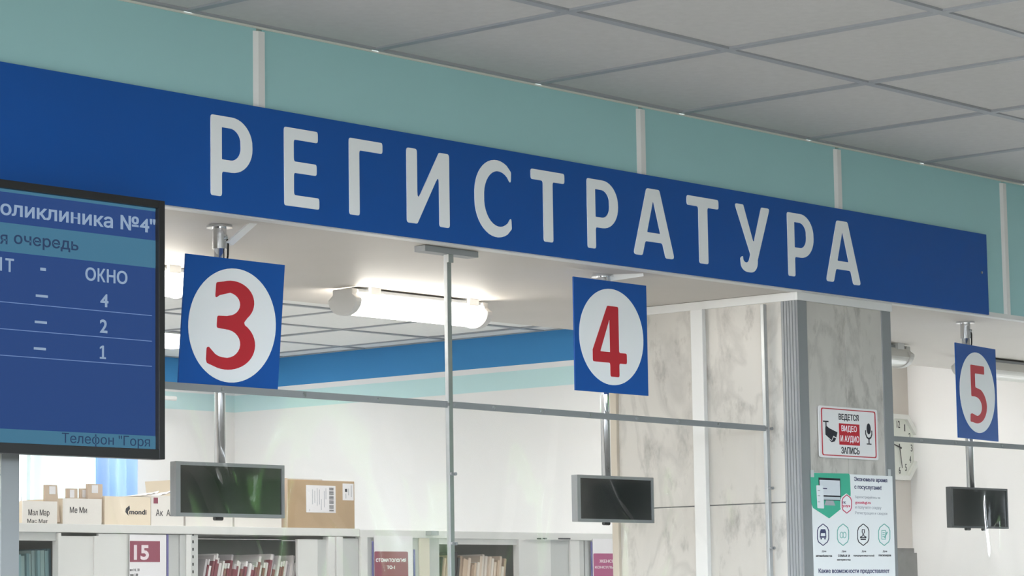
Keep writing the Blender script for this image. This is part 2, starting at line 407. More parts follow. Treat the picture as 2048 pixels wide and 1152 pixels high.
def g_A():
    o = [(0, 0), (.215, 0), (.29, .215), (.71, .215), (.785, 0), (1, 0), (.655, 1), (.345, 1)]
    i = [(.335, .35), (.665, .35), (.5, .84)]
    return [fillet(o, .05), fillet(i, .015)], .9
def g_U():
    o = [(0, 1), (.24, 1), (.5, .47), (.53, .47), (.76, 1), (1, 1), (.62, .2)]+arc(.42, .17, .2, .17, 0, -90, 8)+arc(.34, .12, .2, .12, 270, 180, 6)+[(.13, .2), (.2, .235)]+arc(.29, .2, .09, .06, 200, 340, 6)+[(.42, .27)]
    return [fillet(o, .035)], .9
GL = {'Р': g_R, 'Е': g_E, 'Г': g_G, 'И': g_I, 'С': g_S, 'Т': g_T, 'А': g_A, 'У': g_U}
YL = YF-.013
for ch, lp, rp_ in (('Р', (422, 310), (505, 285)), ('Е', (569, 345), (638, 300)), ('Г', (699, 370), (765, 305)), ('И', (814, 380), (899, 390)), ('С', (950, 405), (1022, 350)), ('Т', (1062, 360), (1129, 375)),
                     ('Р', (1175, 430), (1236, 410)), ('А', (1269, 510), (1348, 520)), ('Т', (1374, 407), (1437, 415)), ('У', (1471, 410), (1538, 420)), ('Р', (1576, 490), (1627, 470)), ('А', (1654, 560), (1721, 570))):
    lo = GL[ch]()[0]
    ov = .006 if ch in 'СУ' else 0
    stand(shape2d(lo, .004), 'letter', M_letter, YL, ban, (AY(*lp, YL).x, AY(*rp_, YL).x, H+.922-ov, H+1.104+(ov if ch == 'С' else 0)))
p = AY(1964, 545, YL)
MB().cyl((p.x, YF-.014, p.z), (p.x, YF-.01, p.z), .004, n=10).build('screw', M_alu, ban)

# ------------------------------------------------------------------ pillars clad in marble slabs
def pillar(x0, x1, y0, y1, label_side):
    r = struct('pillar', ((x0+x1)/2, (y0+y1)/2, 0)); zt = ZS-.001; jz = H+.287
    MB().box((x0+.012, y0+.012, 0), (x1-.012, y1-.012, zt)).build('core', M_alu_grey, r)
    me = {}
    def slab(a, b): MB().box(a, b).build('marble_slab', M_marble, r, bevel=.0015)
    for za, zb in ((.0, jz-.75), (jz-.7485, jz-.0015), (jz+.0015, zt-.004)):
        for s, xx in ((-1, x0), (1, x1)):
            slab((min(xx, xx-s*.015), y0+.056, za), (max(xx, xx-s*.015), y0+.37-.0015, zb)); slab((min(xx, xx-s*.015), y0+.37, za), (max(xx, xx-s*.015), y1-.001, zb))
        mid = x0+.24
        slab((x0+.043, y0, za), (mid-.001, y0+.015, zb)); slab((mid+.001, y0, za), (x1-.036, y0+.015, zb))
    for s, xx in ((1, x0), (-1, x1)):         # fluted aluminium corner profiles
        pts = [(xx, y0+.055)]
        for k in range(5): pts += [(xx-s*.004, y0+.053-k*.01), (xx-s*.004, y0+.046-k*.01), (xx-s*.001, y0+.0445-k*.01)]
        pts += [(xx-s*.004, y0-.004), (xx+s*.042, y0-.004), (xx+s*.042, y0+.012), (xx+s*.012, y0+.012), (xx+s*.012, y0+.055)]
        MB().prism(pts, 2, .0, zt).build('corner_profile', M_alu_grey, r)
    t = .007; z0 = zt-.024
    MB().box((x0-t, y0-t, z0), (x1+.01, y0+.004, zt)).build('top_trim', M_white, r, bevel=.001)
    MB().box((x0-t, y0+.004, z0), (x0+.004, y1+t, zt)).build('top_trim', M_white, r, bevel=.001)
    MB().box((x1-.004, y0+.004, z0), (x1+.01, y1+t, zt)).build('top_trim', M_white, r, bevel=.001)
    MB().box((x0-.018, y0+.325, .0), (x0+.0, y0+.368, z0)).build('cover_strip', M_white, r, bevel=.002)
    MB().box((x0-.012, y1-.012, .0), (x0+.02, y1+.012, z0)).build('edge_strip', mat('cream_strip', (196, 186, 170), .6), r, bevel=.003)
    return r
PX0, PX1, PY0, PY1 = 6.447, 6.921, 4.485, 5.155
pillar(PX0, PX1, PY0, PY1, 1)
pillar(3.155, 3.63, PY0, PY1, 0)

# pier and green trim far behind, between office wall and hall
tag(MB().box((9.9, 6.49, 0), (XW, 6.8, ZC)).build('wall_pier', mat('pier_paint', (214, 206, 198), .8, bump=.04, bscale=80)), kind='structure')
tag(MB().box((XW-.07, YB+.0, 0), (XW, 5.86, ZC)).build('trim_1', mat('green_trim', (172, 184, 172), .6)), kind='structure')

# ------------------------------------------------------------------ window with curtains
wn = struct('window_1', ((WX0+WX1)/2, YW+.1, WZ0))
f = MB(); f.box((WX0, YW+.06, WZ0), (WX0+.06, YW+.13, WZ1)).box((WX1-.06, YW+.06, WZ0), (WX1, YW+.13, WZ1)).box((WX0, YW+.06, WZ0), (WX1, YW+.13, WZ0+.06)).box((WX0, YW+.06, WZ1-.06), (WX1, YW+.13, WZ1))
f.build('window_frame', M_white, wn)
mxp = AY(52, 930, YW+.1).x
for x in (7.72, mxp):
    MB().box((x-.035, YW+.05, WZ0+.06), (x+.035, YW+.13, WZ1-.06)).build('mullion', M_white, wn, bevel=.004)
for a, b in ((WX0+.06, 7.685), (7.755, mxp-.035), (mxp+.035, WX1-.06)):
    MB().box((a, YW+.09, WZ0+.06), (b, YW+.096, WZ1-.06)).build('pane', M_pane, wn)
MB().box((WX0-.05, YW-.12, WZ0-.03), (WX1+.05, YW+.06, WZ0)).build('window_sill', M_white, wn)
def curtain(x0, x1, y, m, amp, waves, name, label):
    n = 160; v = []; fcs = []
    for k, z in enumerate((2.7, 2.0, 1.4, .8)):
        for i in range(n+1):
            t = i/n; v.append((x0+(x1-x0)*t, y+amp*math.sin(t*waves*2*math.pi)+amp*.4*math.sin(t*waves*4.7+k*.4), z))
    for k in range(3):
        for i in range(n): a = k*(n+1)+i; fcs.append((a, a+1, a+n+2, a+n+1))
    b = MB(); b.v = v; b.f = fcs; o = b.build(name, m, smooth=True)
    s = o.modifiers.new('thickness', 'SOLIDIFY'); s.thickness = .002
    return tag(o, label, 'curtain')
curtain(AY(64, 930, 10.6).x, AY(210, 930, 10.6).x, 10.6, cloth_mat('sheer_white', (236, 244, 244), .6), .018, 7, 'sheer_curtain', 'white sheer curtain glowing in front of the office window')
curtain(AY(196, 930, 10.55).x, AY(272, 930, 10.55).x, 10.55, cloth_mat('blue_cloth', (176, 206, 238), .4), .022, 4, 'window_curtain', 'pale blue curtain gathered at the side of the window')
MB_rod = MB().cyl((6.8, 10.58, 2.72), (9.6, 10.58, 2.72), .012)
tag(MB_rod.build('curtain_rod', M_white), 'white curtain rod above the office window', 'curtain rod')

# ------------------------------------------------------------------ tube lamps under the soffit
M_tube_on = mat('lit_diffuser', (250, 250, 248), .4, emit=(255, 249, 238), estr=LAMP_E)
M_tube_off = mat('unlit_diffuser', (206, 204, 198), .35)
M_cap = mat('lamp_cap', (206, 204, 200), .5)
def lamp(x0, x1, yc, lit, label):
    t = thing('tube_lamp', ((x0+x1)/2, yc, ZS), label, 'lamp', 'tube lamps under the soffit')
    zt = ZS
    prof = [(yc-.036, zt-.016)]+[(yc+.0+.05*math.cos(a), zt-.036+.04*math.sin(a)) for a in [math.pi-(-.25)+(math.pi-.5)*k/14*1 for k in range(15)]]+[(yc+.036, zt-.016)]
    MB().prism(prof, 0, x0+.02, x1-.02).build('diffuser', M_tube_on if lit else M_tube_off, t)
    MB().box((x0+.03, yc-.034, zt-.0155), (x1-.03, yc+.034, zt-.006)).build('base_tray', M_alu_grey, t)  # tray greyed so its colour stands in for the shaded gap under the soffit
    cp = [(yc-.037, zt-.006), (yc-.037, zt-.022)]+[(yc+.054*math.cos(a), zt-.037+.043*math.sin(a)) for a in [math.pi-.3+(math.pi+.6)*k/16 for k in range(17)]][1:-1]+[(yc+.037, zt-.022), (yc+.037, zt-.006)]
    for a, b in ((x0, x0+.024), (x1-.024, x1)): MB().prism(cp, 0, a, b).build('end_cap', M_cap, t, bevel=.004)
    for x in (x0+.07, x1-.09): MB().box((x, yc-.044, zt-.02), (x+.04, yc+.044, zt)).build('mounting_clip', M_white, t)
YLAMP = 5.27
lx = AY(368, 560, YLAMP).x; lamp(lx-.62, lx, YLAMP, True, 'lit white tube lamp beside the wall television')
lx = AY(684, 590, YLAMP).x; lamp(lx, AY(958, 620, YLAMP).x, YLAMP, True, 'lit white tube lamp behind the steel post, between signs three and four')
lamp(7.5, 8.1, 5.2, False, 'unlit tube lamp peeking out behind the marble pillar')
lamp(8.62, 9.22, 5.27, False, 'unlit tube lamp behind the number five sign')

# ------------------------------------------------------------------ screen frame: posts, rails and clear film
RZ = H+.4985
P1 = AY(897, 700, 4.53); P2 = AX(1530, 750, PX0-.02)
def post(x, y, top, label, plate):
    t = thing('screen_post', (x, y, 0), label, 'post', 'posts of the clear screen')
    MB().box((x-.0075, y-.006, 0), (x+.0075, y+.006, top)).build('tube', M_alu, t, bevel=.0015)
    if plate:
        MB().box((x-.098, y-.016, top-.015), (x+.098, y+.02, top)).build('ceiling_bracket', M_alu_grey, t, bevel=.001)
        MB().box((x-.009, y-.012, top-.035), (x+.009, y-.0065, top-.015)).build('clamp', M_alu, t)
    for z in (RZ, RZ-.17, RZ-.34):
        for dx in ((-.013, .013) if z == RZ else (-.004, .009)): MB().cyl((x+dx, y-.0055, z), (x+dx, y-.012, z), .0042, n=8).build('bolt', M_alu_grey, t)
    return t
post(P1.x, 4.53, ZS-.001, 'aluminium post with ceiling bracket between the signs three and four', True)
post(P2.x, P2.y, ZS-.03, 'thin aluminium post standing against the marble pillar', False)
def rail(a, b, label, screws, RZ=RZ):
    t = thing('screen_rail', ((a[0]+b[0])/2, (a[1]+b[1])/2, RZ), label, 'rail', 'rails holding the clear film')
    a = Vector((*a, RZ)); b = Vector((*b, RZ)); d = (b-a).normalized(); n = Vector((d.y, -d.x, 0))
    m = MB(); k = 0
    for p, q, off in ((a, b, .001), ):
        vs = []
        for s in (p, q):
            for o1, zz in ((.0015, -.008), (.006, -.008), (.006, .008), (.0015, .008)): vs.append(s+n*o1+Vector((0, 0, zz)))
        m.v = [tuple(v) for v in vs]; m.f = [(0, 1, 2, 3), (7, 6, 5, 4), (0, 4, 5, 1), (1, 5, 6, 2), (2, 6, 7, 3), (3, 7, 4, 0)]
    m.build('flat_bar', M_alu_grey, t)
    for s in screws:
        c = a+d*s; MB().cyl(c+n*.0055, c+n*.0095, .005, .004, n=10).build('screw', M_alu, t)
L0, L1_ = (3.64, 4.53), (P1.x-.012, 4.53)
rail(L0, L1_, 'aluminium rail between the grey pillar and the bracketed post', [AY(440, 782, 4.53).x-3.64, AY(604, 793, 4.53).x-3.64, AY(753, 802, 4.53).x-3.64, .25, .05])
R0, R1_ = (P1.x+.012, 4.53), (P2.x-.012, P2.y)
rail(R0, R1_, 'aluminium rail from the bracketed post to the marble pillar', [AY(q, y, 4.55).x-R0[0] for q, y in ((975, 814), (1076, 822), (1178, 830), (1277, 838), (1364, 845), (1450, 851))])
Q0, Q1 = (PX1+.012, 4.555), (8.9, 4.555); RZ2 = H+.4895
rail(Q0, Q1, 'aluminium rail passing in front of the pole of sign five', [AY(1839, 878, 4.555).x-Q0[0], AY(1907, 884, 4.555).x-Q0[0], AY(2000, 890, 4.555).x-Q0[0], 1.4, 1.8], RZ2)
def film(a, b, seed, label, RZ=RZ):
    rnd = random.Random(seed); nx, nz = 180, 110; a = Vector((*a, 0)); b = Vector((*b, 0)); d = b-a; L = d.length; nn = Vector((d.y, -d.x, 0)).normalized()
    comps = [(rnd.uniform(3, 9), rnd.uniform(-2.5, 2.5), rnd.uniform(0, 6), rnd.uniform(.2, 1)) for _ in range(7)]
    bumps = [(rnd.uniform(.1, .9)*L, rnd.uniform(.1, .5), rnd.uniform(.03, .09), rnd.uniform(.12, .3), rnd.choice((-1, 1))*rnd.uniform(.006, .012), rnd.uniform(-.4, .4)) for _ in range(7)]
    ridges = [(rnd.uniform(.15, .85)*L, rnd.uniform(-3, 3), rnd.uniform(.018, .03), rnd.choice((-1, 1))*rnd.uniform(.003, .006), rnd.uniform(.05, .12), rnd.uniform(.3, .6)) for _ in range(6)]
    m = MB(); hgt = 1.0
    for j in range(nz+1):
        h = hgt*j/nz; fade = min(1, h/.18)
        for i in range(nx+1):
            s = L*i/nx; off = sum(.0024*w_*math.sin(kx*s+kz*h*2+ph) for kx, kz, ph, w_ in comps)
            for bs, bh, bw, bl, am, sl in bumps: off += am*math.exp(-((s-bs-sl*(h-bh))/bw)**2-((h-bh)/bl)**2)
            for rs, rc, rw, ra, h0, h1 in ridges:
                if h0 < h < h1: off += ra*math.exp(-((s-rs-rc*(h-h0)**2)/rw)**2)*math.sin(math.pi*(h-h0)/(h1-h0))
            p = a+d*(i/nx)+nn*(off*fade); m.v.append((p.x, p.y, RZ-.004-h))
    for j in range(nz):
        for i in range(nx): k = j*(nx+1)+i; m.f.append((k, k+1, k+nx+2, k+nx+1))
    o = m.build('clear_film', M_film, smooth=True)
    return tag(o, label, 'plastic sheet', 'clear film sheets')
film((3.65, 4.532), L1_, 3, 'clear plastic film hanging between the grey pillar and the bracketed post')
film(R0, R1_, 11, 'clear wrinkled plastic film between bracketed post and marble pillar')
film(Q0, Q1, 5, 'clear plastic film hanging below the sign five', RZ2)

# ------------------------------------------------------------------ number stands: pole, number board, small display
def g_3():
    c = arc(.44, .755, .36, .175, 150, -60, 20)+[(.5, .535)]
    top = stroke(arc(.42, .745, .4, .185, 155, -78, 22), .085)
    return None
def digit_loops(ch):
    if ch == '4':
        o = [(.5, 0), (.76, 0), (.76, .195), (.985, .195), (.985, .345), (.76, .345), (.76, 1), (.44, 1), (.0, .36), (.0, .195), (.5, .195)]
        i = [(.215, .345), (.5, .345), (.5, .82)]
        return [fillet(o, .035), fillet(i, .01)]
    if ch == '5':
        o = [(.1, 1), (.1, .46), (.32, .46)]+arc(.34, .29, .37, .165, 80, -80, 14)+[(.1, .165), (.02, .15), (.0, .02)]+arc(.36, .325, .64, .325, 252, 360, 14)+arc(.36, .3, .64, .325, 4, 62, 8)+[(.34, .62), (.34, .86), (.9, .86), (.9, 1)]
        return [fillet(o, .03)]
    if ch == '3':
        o = [(.12, .965)]+arc(.45, .76, .48, .24, 112, -42, 18)+[(.74, .545)]+arc(.42, .285, .58, .285, 54, -108, 22)+[(.02, .06), (.0, .1), (.0, .235), (.045, .24)]+arc(.36, .37, .36, .235, 232, 270, 6)[1:]+arc(.38, .29, .31, .16, -80, 78, 12)+[(.18, .46), (.18, .595), (.38, .6)]+arc(.38, .735, .26, .13, -80, 82, 12)+[(.2, .825), (.115, .785)]
        return [fillet(o, .03)]
M_ring = mat('board_white', (240, 243, 245), .5)
M_dispf = mat('display_frame', (150, 152, 154), .4, .5)
M_dispf2 = mat('display_frame_dark', (84, 86, 88), .45, .3)
M_screen = mat('display_screen', (12, 15, 16), .12, spec=.45)
def number_stand(num, pole_px, tl, tr, bl, br, yt, yb, yaw, digit_box, d_px, label, brace=None, dark=False):
    pt = AY(*pole_px, 4.612); x = pt.x; y = 4.612
    t = thing('number_stand', (x, y, ZS), label, 'sign', 'window number stands')
    # number board: corners from its own tilt
    X0 = AY(*tl, yt).x; ZT = AY(*tl, yt).z; ZB = AY(*bl, yb).z
    wd = .31; hh = ZT-ZB; cx = X0
    M4 = Matrix.Translation((cx, yt, ZT)) @ Matrix.Rotation(yaw, 4, 'Z') @ Matrix.Rotation(math.atan2(yb-yt, hh), 4, 'X')
    def place(o):
        o.data.transform(M4); return o
    b = MB().box((0, 0, -hh), (wd, .004, 0)).build('number_board', M_blue, None); place(b); attach(b, t)
    e = stand(shape2d([[(wd*(.5+.44*math.cos(a)), -hh*.5+hh*.43*math.sin(a)) for a in [2*math.pi*k/64 for k in range(64)]]], .001), 'oval', M_ring, -.001); place(e); attach(e, b)
    u0, u1, v0, v1 = digit_box
    g = stand(shape2d(digit_loops(num), .001), 'digit', M_red, -.0018, None, (wd*u0, wd*u1, -hh*v1, -hh*v0)); place(g); attach(g, b)
    # pole
    yp = y; r = .0125
    dY = 4.585; DX0 = AY(*d_px[0], dY).x; DX1 = AY(*d_px[1], dY).x; DZ1 = AY(*d_px[0], dY).z; DZ0 = AY(*d_px[2], dY).z
    MB().cyl((x, yp, DZ0+.03), (x, yp, ZS-.002), r, n=24).build('pole', M_chrome, t, smooth=False)
    for p in t.children:
        if p.name.startswith('pole'):
            for q in p.data.polygons: q.use_smooth = len(q.vertices) == 4
    MB().cyl((x, yp, ZS-.055), (x, yp, ZS-.006), .0165, n=24).cyl((x, yp, ZS-.006), (x, yp, ZS-.0005), .03, n=24).build('flange', M_chrome, t)
    MB().cyl((x+.004, yp-.014, ZS-.03), (x+.004, yp-.02, ZS-.03), .004, n=8).build('set_screw', M_alu, t)
    c = MB(); pts = [(x+.012, yp-.005, ZS-.012), (x+.016, yp-.012, ZS-.04), (x+.015, yp-.012, ZS-.07), (x+.013, yp-.006, ZS-.1)]
    for p, q in zip(pts, pts[1:]): c.cyl(p, q, .0025, n=6)
    c.build('cable', M_black, t)
    if brace:
        (p, q) = brace; d = (Vector(q)-Vector(p)).normalized(); s = Vector((0, 1, 0)).cross(d).normalized()*.009
        m = MB(); vs = []
        for e_ in (Vector(p), Vector(q)):
            for o_ in (-s, s):
                for yy in (-.004, .004): vs.append(tuple(e_+o_+Vector((0, yy, 0))))
        m.v = vs; m.f = [(0, 1, 3, 2), (4, 6, 7, 5), (0, 4, 5, 1), (2, 3, 7, 6), (0, 2, 6, 4), (1, 5, 7, 3)]
        m.build('cable_duct', M_white, t)
    # display
    fm = M_dispf2 if dark else M_dispf; bz = .008 if not dark else .006
    body = MB().box((DX0, dY+.006, DZ0), (DX1, dY+.02, DZ1)).build('display', fm, t, bevel=.002)
    f = MB(); lb = bz*1.7
    f.box((DX0, dY, DZ0), (DX0+lb, dY+.006, DZ1)).box((DX1-bz, dY, DZ0), (DX1, dY+.006, DZ1)).box((DX0+lb, dY, DZ0), (DX1-bz, dY+.006, DZ0+bz)).box((DX0+lb, dY, DZ1-bz), (DX1-bz, dY+.006, DZ1))
    f.build('bezel', fm, body)
    MB().box((DX0+lb, dY+.003, DZ0+bz), (DX1-bz, dY+.006, DZ1-bz)).build('screen', M_screen, body)
    sm = (DX0+DX1)/2
    for dx in ((-.03,) if not dark else (-.06, .04)): MB().cyl((sm+dx-.012, dY+.012, DZ0-.003), (sm+dx+.012, dY+.012, DZ0-.003), .005, n=10).build('sensor', M_black, body)
    return t
br3 = (AY(458, 488, 4.6), AY(517, 436, 4.52))
number_stand('3', (440, 850), (372, 507), (571, 532), (357, 778), (557, 782), 4.555, 4.582, 0, (.252, .735, .165, .835), ((352, 922), (569, 928), (352, 1032)),
             'chrome hanging pole with blue number three board and silver framed display', brace=(tuple(br3[0]), tuple(br3[1])))
br4 = (AY(1218, 556, 4.6), AY(1284, 546, 4.52))
number_stand('4', (1211, 870), (1147, 553), (1289, 570), (1147, 780), (1287, 790), 4.575, 4.575, 0, (.235, .7, .225, .855), ((1154, 949), (1307, 956), (1154, 1043)),
             'chrome hanging pole with blue number four board and silver framed display', brace=(tuple(br4[0]), tuple(br4[1])))
number_stand('5', (1940, 930), (1911, 685), (1989, 698), (1918, 875), (2000, 882), 4.575, 4.575, math.radians(7.5), (.3, .72, .21, .83), ((1902, 973), (2015, 983), (1902, 1055)),
             'chrome hanging pole with blue number five board and dark framed display', dark=True)

# ------------------------------------------------------------------ television on the left pillar
TY = 4.35; TX1 = AY(333, 402, TY).x-.004; TX0 = TX1-.97; TZ0 = H+.322; TZ1 = H+.873
tv = thing('television', ((TX0+TX1)/2, TY+.05, TZ0), 'black framed wall television showing a blue electronic queue board', 'television')
M_tvf = mat('tv_frame', (34, 34, 36), .4)
bz = .017
fb = MB(); fb.box((TX0, TY, TZ0), (TX0+bz, TY+.03, TZ1)).box((TX1-bz, TY, TZ0), (TX1, TY+.03, TZ1)).box((TX0+bz, TY, TZ0), (TX1-bz, TY+.03, TZ0+bz+.004)).box((TX0+bz, TY, TZ1-bz), (TX1-bz, TY+.03, TZ1))
fb.build('frame', M_tvf, tv, bevel=.002)
MB().box((TX0+.01, TY+.03, TZ0+.01), (TX1-.01, TY+.055, TZ1-.01)).build('housing', M_tvf, tv, bevel=.006)
MB().box((3.2, TY+.055, TZ0+.15), (3.58, PY0-.004, TZ0+.4)).build('wall_bracket', M_black, tv)
def scr(name, col, e=.25): return mat(name, (10, 10, 12), .2, emit=col, estr=e, spec=.25)
SY = TY+.012
M_s0 = scr('screen_blue', (44, 74, 132)); M_s1 = scr('screen_teal', (72, 122, 150)); M_s2 = scr('screen_text', (150, 172, 200)); M_s3 = scr('screen_navy', (44, 66, 100)); M_s4 = scr('screen_line', (112, 140, 190))
sx0, sx1, sz0, sz1 = TX0+bz, TX1-bz, TZ0+bz+.004, TZ1-bz
sn = MB().box((sx0, SY, sz0), (sx1, SY+.006, sz1)).build('screen', M_s0, tv)
def tvz(px, py): return AY(px, py, SY).z
def strip(za, zb, m, name='colour_bar'): MB().box((sx0, SY-.0008, za), (sx1, SY, zb)).build(name, m, sn)
za, zb = tvz(0, 444), tvz(0, 502); strip(zb, za, M_s1)
za, zb = tvz(0, 857), tvz(0, 889); strip(sz0, za, M_s1)
strip(sz1-.006, sz1, M_s1)
S2 = SY-.0012
def tv_text(body, Lp, Rp, T, B, m=M_s2, bold=.012): text(body, px_fit(Lp, Rp, T, B, S2), S2, m, sn, 'lettering', bold)
tv_text('оликлиника №4"', (1, 417), (311, 441), (240, 429), (284, 464), bold=.018)
tv_text('П', (-27, 417), (-5, 417), (-20, 393), (-20, 428), bold=.02)
tv_text('очередь', (28, 485), (157, 495), (150, 483), (140, 506), M_s3, .012)
tv_text('я', (0, 480), (15, 480), (8, 469), (8, 488), M_s3, .012)
for ch, a, b in (('О', 171, 192), ('К', 195.5, 211), ('Н', 214, 231), ('О', 234, 255)):
    tv_text(ch, (a, 547), (b, 547), (175, 534), (175, 561), bold=.02)
tv_text('Н', (-15, 530), (4, 530), (0, 514), (0, 541), bold=.02)
tv_text('Т', (11, 530), (28, 530), (20, 517), (20, 544), bold=.02)
for a, b, z in ((81, 92, 538),): 
    c0 = AY(a, z, S2); c1 = AY(b, z, S2); MB().box((c0.x, S2, c0.z-.003), (c1.x, S2+.0008, c0.z+.003)).build('dash', M_s2, sn)
for (yd, xd), ln, (dg, T, B, xl, xr) in (((591, 72), 603, ('4', 588, 614, 201, 217)), ((643.5, 70), 657, ('2', 639, 666, 200, 215)), ((696.5, 68), 710, ('1', 691.5, 718, 200, 212))):
    c0 = AY(xd, yd, S2); c1 = AY(xd+24, yd, S2); MB().box((c0.x, S2, c0.z-.0025), (c1.x, S2+.0008, c0.z+.0025)).build('dash', M_s2, sn)
    c0 = AY(0, ln, S2); MB().box((sx0+.01, S2, c0.z-.0008), (AY(304, ln+27, S2).x, S2+.0008, c0.z+.0008)).build('rule_line', M_s4, sn)
    if dg == '1':
        stand(shape2d([[(0, 0), (1, 0), (1, .13), (.67, .13), (.67, 1), (.38, 1), (.0, .87), (.0, .74), (.36, .82), (.36, .13), (0, .13)]],   .0006), 'lettering', M_s2, S2, sn, px_fit((xl, T+10), (xr, T+10), (209, T), (209, B), S2))
    else: tv_text(dg, (xl, T+10), (xr, T+10), (209, T), (209, B), bold=.02)
tv_text('Телефон "Горя', (124, 880), (300, 885), (200, 869), (200, 894), M_s3, .0)

# ------------------------------------------------------------------ notices on the pillar front
NY = PY0-.0045
cs = thing('recording_sign', (*AY(1697, 866, NY).xy, AY(1697, 917, NY).z), 'white notice with red border about video and audio recording', 'sign')
sx = px_fit((1637, 862), (1754, 870), (1697, 815.5), (1697, 917.5), NY)
wq, hq = sx[1]-sx[0], sx[3]-sx[2]
def rrect(x0, x1, z0, z1, r): return fillet([(x0, z0), (x1, z0), (x1, z1), (x0, z1)], r)
flat([rrect(sx[0], sx[1], sx[2], sx[3], .008)], 'plate', mat('notice_white', (232, 232, 232), .4), NY-.003, cs, .004)
def sq(u, v): return (sx[0]+wq*u, sx[3]-hq*v)
def sfit(u0, u1, v0, v1): return (sx[0]+wq*u0, sx[0]+wq*u1, sx[3]-hq*v1, sx[3]-hq*v0)
flat([rrect(*sfit(.035, .965, .04, .96), .008), rrect(*sfit(.05, .95, .058, .942), .007)], 'border', M_red, NY-.0036, cs)
text('ВЕДЕТСЯ', sfit(.33, .67, .13, .275), NY-.0036, M_dark, cs, bold=.02)
flat([rrect(*sfit(.33, .68, .32, .735), .001)], 'red_block', M_red, NY-.0036, cs)
text('ВИДЕО', sfit(.37, .63, .355, .495), NY-.0042, M_letter, cs, bold=.008)
text('И АУДИО', sfit(.35, .665, .55, .7), NY-.0042, M_letter, cs, bold=.008)
text('ЗАПИСЬ', sfit(.36, .67, .775, .91), NY-.0036, M_dark, cs, bold=.02)
cl = lambda P_: [sq(*q) for q in P_]
flat([cl([(.065, .29), (.155, .29), (.155, .315), (.12, .315), (.12, .39), (.165, .43), (.3, .5), (.28, .6), (.23, .57), (.2, .66), (.1, .56), (.1, .43), (.105, .4), (.105, .315), (.065, .315)]), ], 'camera_icon', M_dark, NY-.0036, cs)
flat([cl([(.235, .6), (.275, .62), (.25, .68), (.2, .7), (.15, .64), (.205, .675)])], 'camera_icon', M_dark, NY-.0036, cs)
cxm, czm = .84, .43
flat([[sq(cxm+.035*math.cos(a), .36+.075*(1.6 if math.sin(a) < 0 else 1.6)*-math.sin(a)*.9+.03) for a in [2*math.pi*k/28 for k in range(28)]]], 'microphone_icon', M_dark, NY-.0036, cs)
flat([[sq(*q) for q in [(.78, .42), (.78, .5), (.8, .57), (.832, .6), (.832, .68), (.8, .68), (.8, .7), (.88, .7), (.88, .68), (.848, .68), (.848, .6), (.88, .57), (.9, .5), (.9, .42), (.887, .42), (.887, .49), (.87, .545), (.84, .57), (.81, .545), (.793, .49), (.793, .42)]]], 'microphone_icon', M_dark, NY-.0036, cs)

PYp = NY-.0012
po = thing('poster', (*AY(1702, 950, NY).xy, 1.35), 'white and green public services poster taped to the pillar front', 'poster')
pq = px_fit((1622, 948), (1784, 952), (1700, 948.5), (1700, 1290), NY)
PW = pq[1]-pq[0]
def wav():
    v = MB(); n = 12
    for k in range(n+1):
        for i in range(2):
            for y in (0, .001): v.v.append((pq[0]+PW*i, PYp-y, pq[3]+(pq[2]-pq[3])*k/n))
    return v
MB().box((pq[0], PYp, pq[2]), (pq[1], PYp+.001, pq[3])).build('sheet', mat('poster_paper', (236, 239, 240), .4), po)
M_pg = mat('poster_green', (66, 176, 146), .45); M_pn = mat('poster_navy', (58, 62, 100), .6); M_pr = mat('poster_red', (196, 60, 96), .6); M_pgr = mat('poster_grey', (168, 172, 178), .6); M_pt = mat('poster_teal', (110, 178, 168), .6)
y1, y2, y3 = PYp-.0006, PYp-.0012, PYp-.0018
def z8(pts): return px_poly([(1560+a/3.096, 780+b/3.096) for a, b in pts], y1)
flat([fillet(z8([(188, 512), (432, 518), (438, 640), (435, 690), (305, 795), (205, 730), (196, 700)]), .008)], 'green_shield', M_pg, y1, po)
flat([z8([(238, 542), (372, 548), (376, 686), (243, 682)])], 'picture_monitor', M_dark, y2, po)
flat([z8([(243, 556), (368, 561), (371, 655), (247, 650)])], 'picture_screen', mat('pic_screen', (214, 220, 226), .5), y3, po)
flat([z8([(250, 660), (372, 664), (372, 682), (250, 678)])], 'picture_screen', mat('pic_base', (196, 204, 210), .5), y3, po)
flat([z8([(285, 684), (330, 686), (342, 716), (274, 713)])], 'picture_stand', M_pgr, y2, po)
flat([z8([(262, 606), (288, 607), (288, 614), (262, 613)])], 'picture_mark', M_pn, y3-.0006, po)
flat([fillet(z8([(222, 590), (264, 592), (270, 734), (230, 732)]), .003)], 'picture_phone', mat('pic_phone', (226, 232, 236), .5), y3-.0006, po)
for vv in (620, 652, 690): flat([z8([(230, vv), (244, vv), (244, vv+5), (230, vv+5)])], 'picture_mark', M_pgr, y3-.0012, po)
def hexa(cx, cy, rx, ry): return [(cx, cy-ry), (cx+rx*.8, cy-ry*.66), (cx+rx, cy-ry*.35), (cx+rx, cy+ry*.35), (cx+rx*.8, cy+ry*.66), (cx, cy+ry), (cx-rx*.8, cy+ry*.66), (cx-rx, cy+ry*.35), (cx-rx, cy-ry*.35), (cx-rx*.8, cy-ry*.66)]
flat([fillet(z8(hexa(408, 706, 36, 66)), .004)], 'badge', mat('badge_white', (238, 240, 242), .5), y3-.0006, po)
flat([fillet(z8(hexa(410, 706, 31, 60)), .004), fillet(z8(hexa(410, 706, 27, 54)), .004)], 'badge_ring', M_pr, y3-.0012, po)
def pfit(x0, x1, v0, v1): return px_fit((1560+x0/3.096, 780+(v0+v1)/2/3.096), (1560+x1/3.096, 780+(v0+v1)/2/3.096), (1560+(x0+x1)/2/3.096, 780+v0/3.096), (1560+(x0+x1)/2/3.096, 780+v1/3.096), y1)
text('гос', pfit(384, 404, 690, 704), y3-.0012, M_pn, po, bold=.01)
